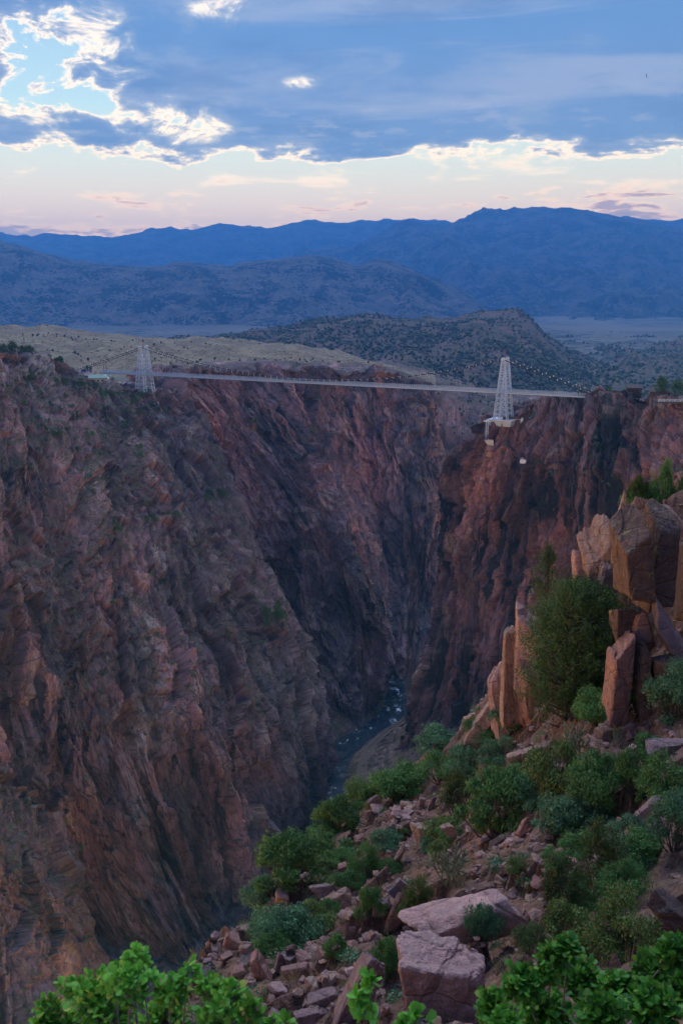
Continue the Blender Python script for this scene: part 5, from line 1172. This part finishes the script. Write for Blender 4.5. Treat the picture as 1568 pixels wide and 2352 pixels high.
obj('floor', mkmesh('floor', *obox(np.array([2., 4, 0]), 12.5, 6.0, 0.45)), M_deckwood, vp)
for k in range(3): obj('rail', mkmesh('rail', *obox(np.array([2., -1.9, .9 + .5 * k]), 12.5, .06, .07)), M_steel, vp)
for k in range(9): obj('rail_post', mkmesh('rail_post', *obox(np.array([-10 + 3. * k, -1.9, 1.15]), .1, .07, .85)), M_steel, vp)
for x_ in (6.5, 12.0): obj('support_post', mkmesh('support_post', *tube([(x_, -1.2, -10), (x_, -1.2, -.4)], [.45, .45], 8)), M_white, vp)
# fence between cabin and lodge
fn = bpy.data.objects.new('fence', None); COL.objects.link(fn); f0, f1 = P(1468, 903, 596), P(1505, 914, 575); fn.location = f0; tag(fn, 'dark timber fence running from the cabin down to the lodge', 'fence')
for k in range(9): q = (f1 - f0) * k / 8; obj('post', mkmesh('post', *bar(q - [0, 0, 1.2], q + [0, 0, 1.6], .1)), M_brownwood, fn)
for k in range(2): obj('rail', mkmesh('rail', *bar(np.array([0, 0, .7 + .7 * k]), f1 - f0 + [0, 0, .7 + .7 * k], .08)), M_brownwood, fn)
# houses far off in the valley
for i, (px, py, w_, lab) in enumerate([(134, 743, 22, 'white farm shed far out in the valley, leftmost'), (156, 745, 14, 'small white house right of the farm shed in the far valley'), (205, 748, 12, 'grey house alone in the far valley above the left tower'), (420, 757, 12, 'tiny house at the edge of the far pale field'), (560, 768, 16, 'white house at the foot of the dark mountain, centre'), (578, 766, 10, 'smaller white house right of the central one'), (1400, 766, 18, 'pale barn in the right hand valley'), (1424, 767, 12, 'small house beside the pale barn in the right hand valley')]):
    a, b_ = ray(px, py); D = -200 / float(b_); house('far_house', (float(a) * D, D, CZ - 200 + 2), w_, w_ * .7, 6, 3, 0.3 * i, M_white, M_shingle, lab, cat='house', windows=0, door=False)['group'] = 'houses in the far valley'

# ------------------------------------------------------------------ trees on the rims and walls
rimtrees = [(0, 792, 22, 832, 690, 'dark pine at the left edge of the rim'), (18, 788, 44, 832, 695, 'tallest dark pine of the left rim'), (44, 796, 66, 832, 700, 'pine between the two larger left rim pines'), (58, 796, 84, 828, 700, 'broad dark pine right in the left rim group'),
            (86, 815, 98, 832, 710, 'small pine right of the left rim group'), (120, 825, 140, 858, 745, 'narrow pine left of the red gravel lot'), (132, 820, 150, 858, 745, 'tall pine at the left of the red gravel lot'), (198, 840, 205, 855, 815, 'slim tree at the back of the gravel lot'), (205, 842, 213, 856, 815, 'second slim tree at the back of the gravel lot'),
            (1500, 868, 1530, 916, 585, 'tall open pine left of the lodge'), (1536, 874, 1572, 922, 575, 'dense pine at the right edge behind the platform')]
for i, (x0, y0, x1, y1, D, lab) in enumerate(rimtrees): conifer(x0, y0, x1, y1 + 3, D, PINE[i % 2], 'pinyon', lab, 'pine_tree', 'pines along the gorge rims', rz=i * 1.7)
def wshrub(q, w_, h_, i, mat_, label, group, name='shrub', cat='shrub'):
    fol, brn = SHS[i % 3]; e = bpy.data.objects.new(name, None); COL.objects.link(e); e.location = (q[0], q[1], q[2] - 0.15 * h_); e.scale = (w_ / 2.1, w_ / 2.1, h_ / 1.2); e.rotation_euler = (0, 0, i * 2.1)
    tag(e, label, cat, group); obj('foliage', fol, LM[mat_], e); obj('branches', brn, M_bark, e)
wshrub(P(1390, 916, 622), 11.5, 10.5, 0, 'pinyon', 'big round dark tree at the right end of the bridge', None, 'round_tree', 'tree')
wshrub(P(1333, 912, 632), 6, 5.5, 1, 'pinyon', 'dark bush around the poles by the right bridge end', None, 'bush', 'bush')
named = [('gorge_wall_left', 630, 1440, 56, 90, 'big dark tree clinging high to the outer edge of the left wall'), ('gorge_wall_left', 500, 1140, 50, 34, 'green thicket on the ledge right of centre of the left wall'), ('gorge_wall_left', 475, 1150, 30, 26, 'shrub at the left end of the green thicket ledge'),
         ('gorge_wall_left', 400, 1190, 40, 22, 'low shrubs on the middle ledge of the left wall'), ('gorge_wall_left', 352, 1200, 30, 32, 'dark bush at the left end of the middle ledge'), ('gorge_wall_left', 265, 1220, 36, 40, 'dark green bush in the chute of the left wall'), ('gorge_wall_left', 180, 890, 34, 34, 'large juniper left below the green roofed building'), ('gorge_wall_left', 212, 892, 34, 30, 'juniper in front of the green roofed building'),
         ('gorge_wall_left', 230, 905, 26, 24, 'bush below the green roofed building'), ('gorge_wall_left', 255, 908, 30, 22, 'bush on the bank right below the building'), ('gorge_wall_left', 140, 880, 26, 30, 'juniper below the red gravel lot'), ('gorge_wall_left', 72, 870, 26, 34, 'dark juniper under the left rim pines'), ('gorge_wall_left', 135, 1000, 30, 30, 'dark bush on the steep slope under the gravel lot'), ('gorge_wall_left', 172, 965, 16, 36, 'narrow juniper on the steep slope under the gravel lot'),
         ('gorge_wall_right', 1218, 962, 14, 26, 'dark pointed tree beside the floodlight on the right cliff'), ('gorge_wall_right', 1240, 1065, 22, 14, 'bush right of the box on the right cliff'), ('gorge_wall_right', 1268, 1090, 22, 22, 'dark bush low right of the box on the right cliff'), ('gorge_wall_right', 1415, 948, 14, 14, 'small bush on the right cliff below the cabin')]
for i, (wn, px, py, wp, hp_, lab) in enumerate(named):
    q = hit(wn, px, py); s = mpp(q[1]); wshrub(q, wp * s, hp_ * s, i, 'pinyon', lab, 'plants on the gorge walls')
WM = [(40, 812, 'left rim pines'), (180, 857, 'red gravel lot'), (226, 870, 'green roofed building'), (332, 895, 'left bridge tower'), (1155, 965, 'right bridge tower'), (1196, 1060, 'pale blue cliff box'), (1454, 896, 'brown cabin'), (1520, 905, 'red brown lodge'), (1350, 912, 'right bridge end'), (630, 1400, 'big dark wall tree'), (500, 1135, 'green thicket ledge'), (370, 1190, 'middle wall ledge'), (265, 1215, 'chute bush'), (1115, 1000, 'catwalk mast'), (750, 885, 'bridge middle'), (560, 870, 'left half of the bridge deck'), (930, 895, 'right half of the bridge deck'), (300, 2200, 'bottom left oak shrub'), (60, 1900, 'lower left gully head')]
r = np.random.default_rng(55); cnt = 0
regs = [('gorge_wall_left', (0, 860, 330, 1080), 60, (8, 22), 'dark shrub on the steep slope under the left rim'), ('gorge_wall_left', (150, 1080, 620, 1720), 55, (6, 15), 'small shrub on a ledge of the great left wall'),
        ('gorge_wall_left', (260, 900, 420, 960), 26, (8, 20), 'shrub on the bank around the left tower foot'), ('gorge_spur_near', (0, 1850, 260, 2260), 40, (6, 16), 'small bush in the gully at the lower left'), ('gorge_wall_right', (1150, 940, 1560, 1120), 26, (6, 16), 'shrub in a cleft of the right cliff top'), ('gorge_wall_inner', (500, 870, 980, 1000), 30, (5, 12), 'shrub near the rim behind the bridge')]
for wn, (x0, y0, x1, y1), n_, (s0, s1), lab in regs:
    for k in range(n_):
        px, py = r.uniform(x0, x1), r.uniform(y0, y1); q = hit(wn, px, py, 6.0); s = mpp(q[1]); w_ = s * (s0 + (s1 - s0) * r.random() ** 1.6); wshrub(q, w_ * 1.1, w_, cnt, ('pinyon', 'green', 'pinyon', 'blue')[cnt % 4], ('tiny ' if w_ < s * 9 else 'small ' if w_ < s * 13 else 'large ') + ('dark', 'green', 'dark', 'grey green')[cnt % 4] + ' ' + ('bush' if 'bush' in lab else 'shrub') + ' ' + where(px, py, WM), 'lesser shrubs on the gorge walls'); cnt += 1
# distant trees: one mass on each hill
M_dist = leaf_mat('distant trees', (0.03, 0.042, 0.022), (0.05, 0.06, 0.03), None, 0.0)
v2_, f2_ = ICO[1]; v2_ = v2_ * (1 + .2 * r.normal(size=(len(v2_), 1))) + [0, 0, .7]
def forest(hn, n_, smin, smax, label, sd_, cl=0.004, thr=0.0, pxr=None):
    r2 = np.random.default_rng(sd_); w_ = WALLS[hn]; k = r2.integers(0, len(w_), n_ * 5); q = w_[k] + r2.normal(size=(len(k), 3)) * [3, 3, 0]
    kk = fbm(q[:, 0] * cl, q[:, 1] * cl, 4, sd_) + 0.25 * r2.normal(size=len(q)) > thr; q = q[kk]
    px, py = toPix(q); kk = (px > -60) & (px < 1640) & (py > 700); q = q[kk][:n_]
    s = r2.uniform(smin, smax, len(q)); sc3 = np.stack([s, s, s * r2.uniform(.8, 1.3, len(s))], -1)
    obj('distant_trees', scatter_mesh('distant_trees', v2_, f2_, q - [0, 0, .3], sc3, r2.uniform(0, 6.28, len(q))), M_dist, label=label, cat='trees', kind='stuff')
forest('rocky_hill', 6500, 1.6, 3.4, 'dark scrub trees dotted over the rocky middle hill', 71, 0.0035, 0.02)
forest('broken_hills', 5500, 2.0, 4.2, 'dark scrub trees over the broken hills at right', 72, 0.003, 0.0)
forest('grass_hill', 500, 0.6, 1.5, 'few small bushes on the tan grass hill', 73, 0.006, 0.2)
forest('red_ridge', 900, 0.8, 2.0, 'scrub on the red ridges behind the bridge', 74, 0.006, 0.1)
# bird
bd = bpy.data.objects.new('bird', None); COL.objects.link(bd); bd.location = P(1483, 174, 260); bd.rotation_euler = (0.3, R(70), 0.4); tag(bd, 'black soaring bird high in the sky at upper right', 'bird'); M_bird = plain('black feathers', (0.015, 0.015, 0.02), 0.7, 0.1)
obj('body', mkmesh('body', *tube([(0, -.30, 0), (0, -.1, 0), (0, .12, 0), (0, .25, .02), (0, .32, .02)], [.02, .07, .08, .05, .01], 6)), M_bird, bd)
for sx in (-1, 1): obj('wing', mkmesh_py('wing', [(0, .12, .02), (sx * .3, .16, .12), (sx * .65, .02, .14), (sx * .3, -.08, .10), (0, -.10, .02), (0, .12, -.01), (sx * .3, .16, .09), (sx * .3, -.08, .07), (0, -.1, -.01)], [(0, 1, 3, 4), (1, 2, 3), (5, 8, 7, 6), (6, 7, 2)]), M_bird, bd)

# ------------------------------------------------------------------ haze
def box_mesh(name, lo, hi):
    (a, b_, c), (d_, e, f) = lo, hi
    v = [(a, b_, c), (d_, b_, c), (d_, e, c), (a, e, c), (a, b_, f), (d_, b_, f), (d_, e, f), (a, e, f)]
    return mkmesh_py(name, v, [(3, 2, 1, 0), (4, 5, 6, 7), (0, 1, 5, 4), (1, 2, 6, 5), (2, 3, 7, 6), (3, 0, 4, 7)])
m = bpy.data.materials.new('haze air'); m.use_nodes = True; t = m.node_tree; t.nodes.clear()
vo = t.nodes.new('ShaderNodeVolumePrincipled'); vo.inputs['Color'].default_value = (0.11, 0.44, 1.0, 1); vo.inputs['Density'].default_value = 8.5e-5; vo.inputs['Anisotropy'].default_value = 0.6
t.links.new(vo.outputs[0], t.nodes.new('ShaderNodeOutputMaterial').inputs['Volume'])
obj('haze', box_mesh('haze', (-18000, -300, -60), (18000, 19000, 1610)), m, kind='stuff')
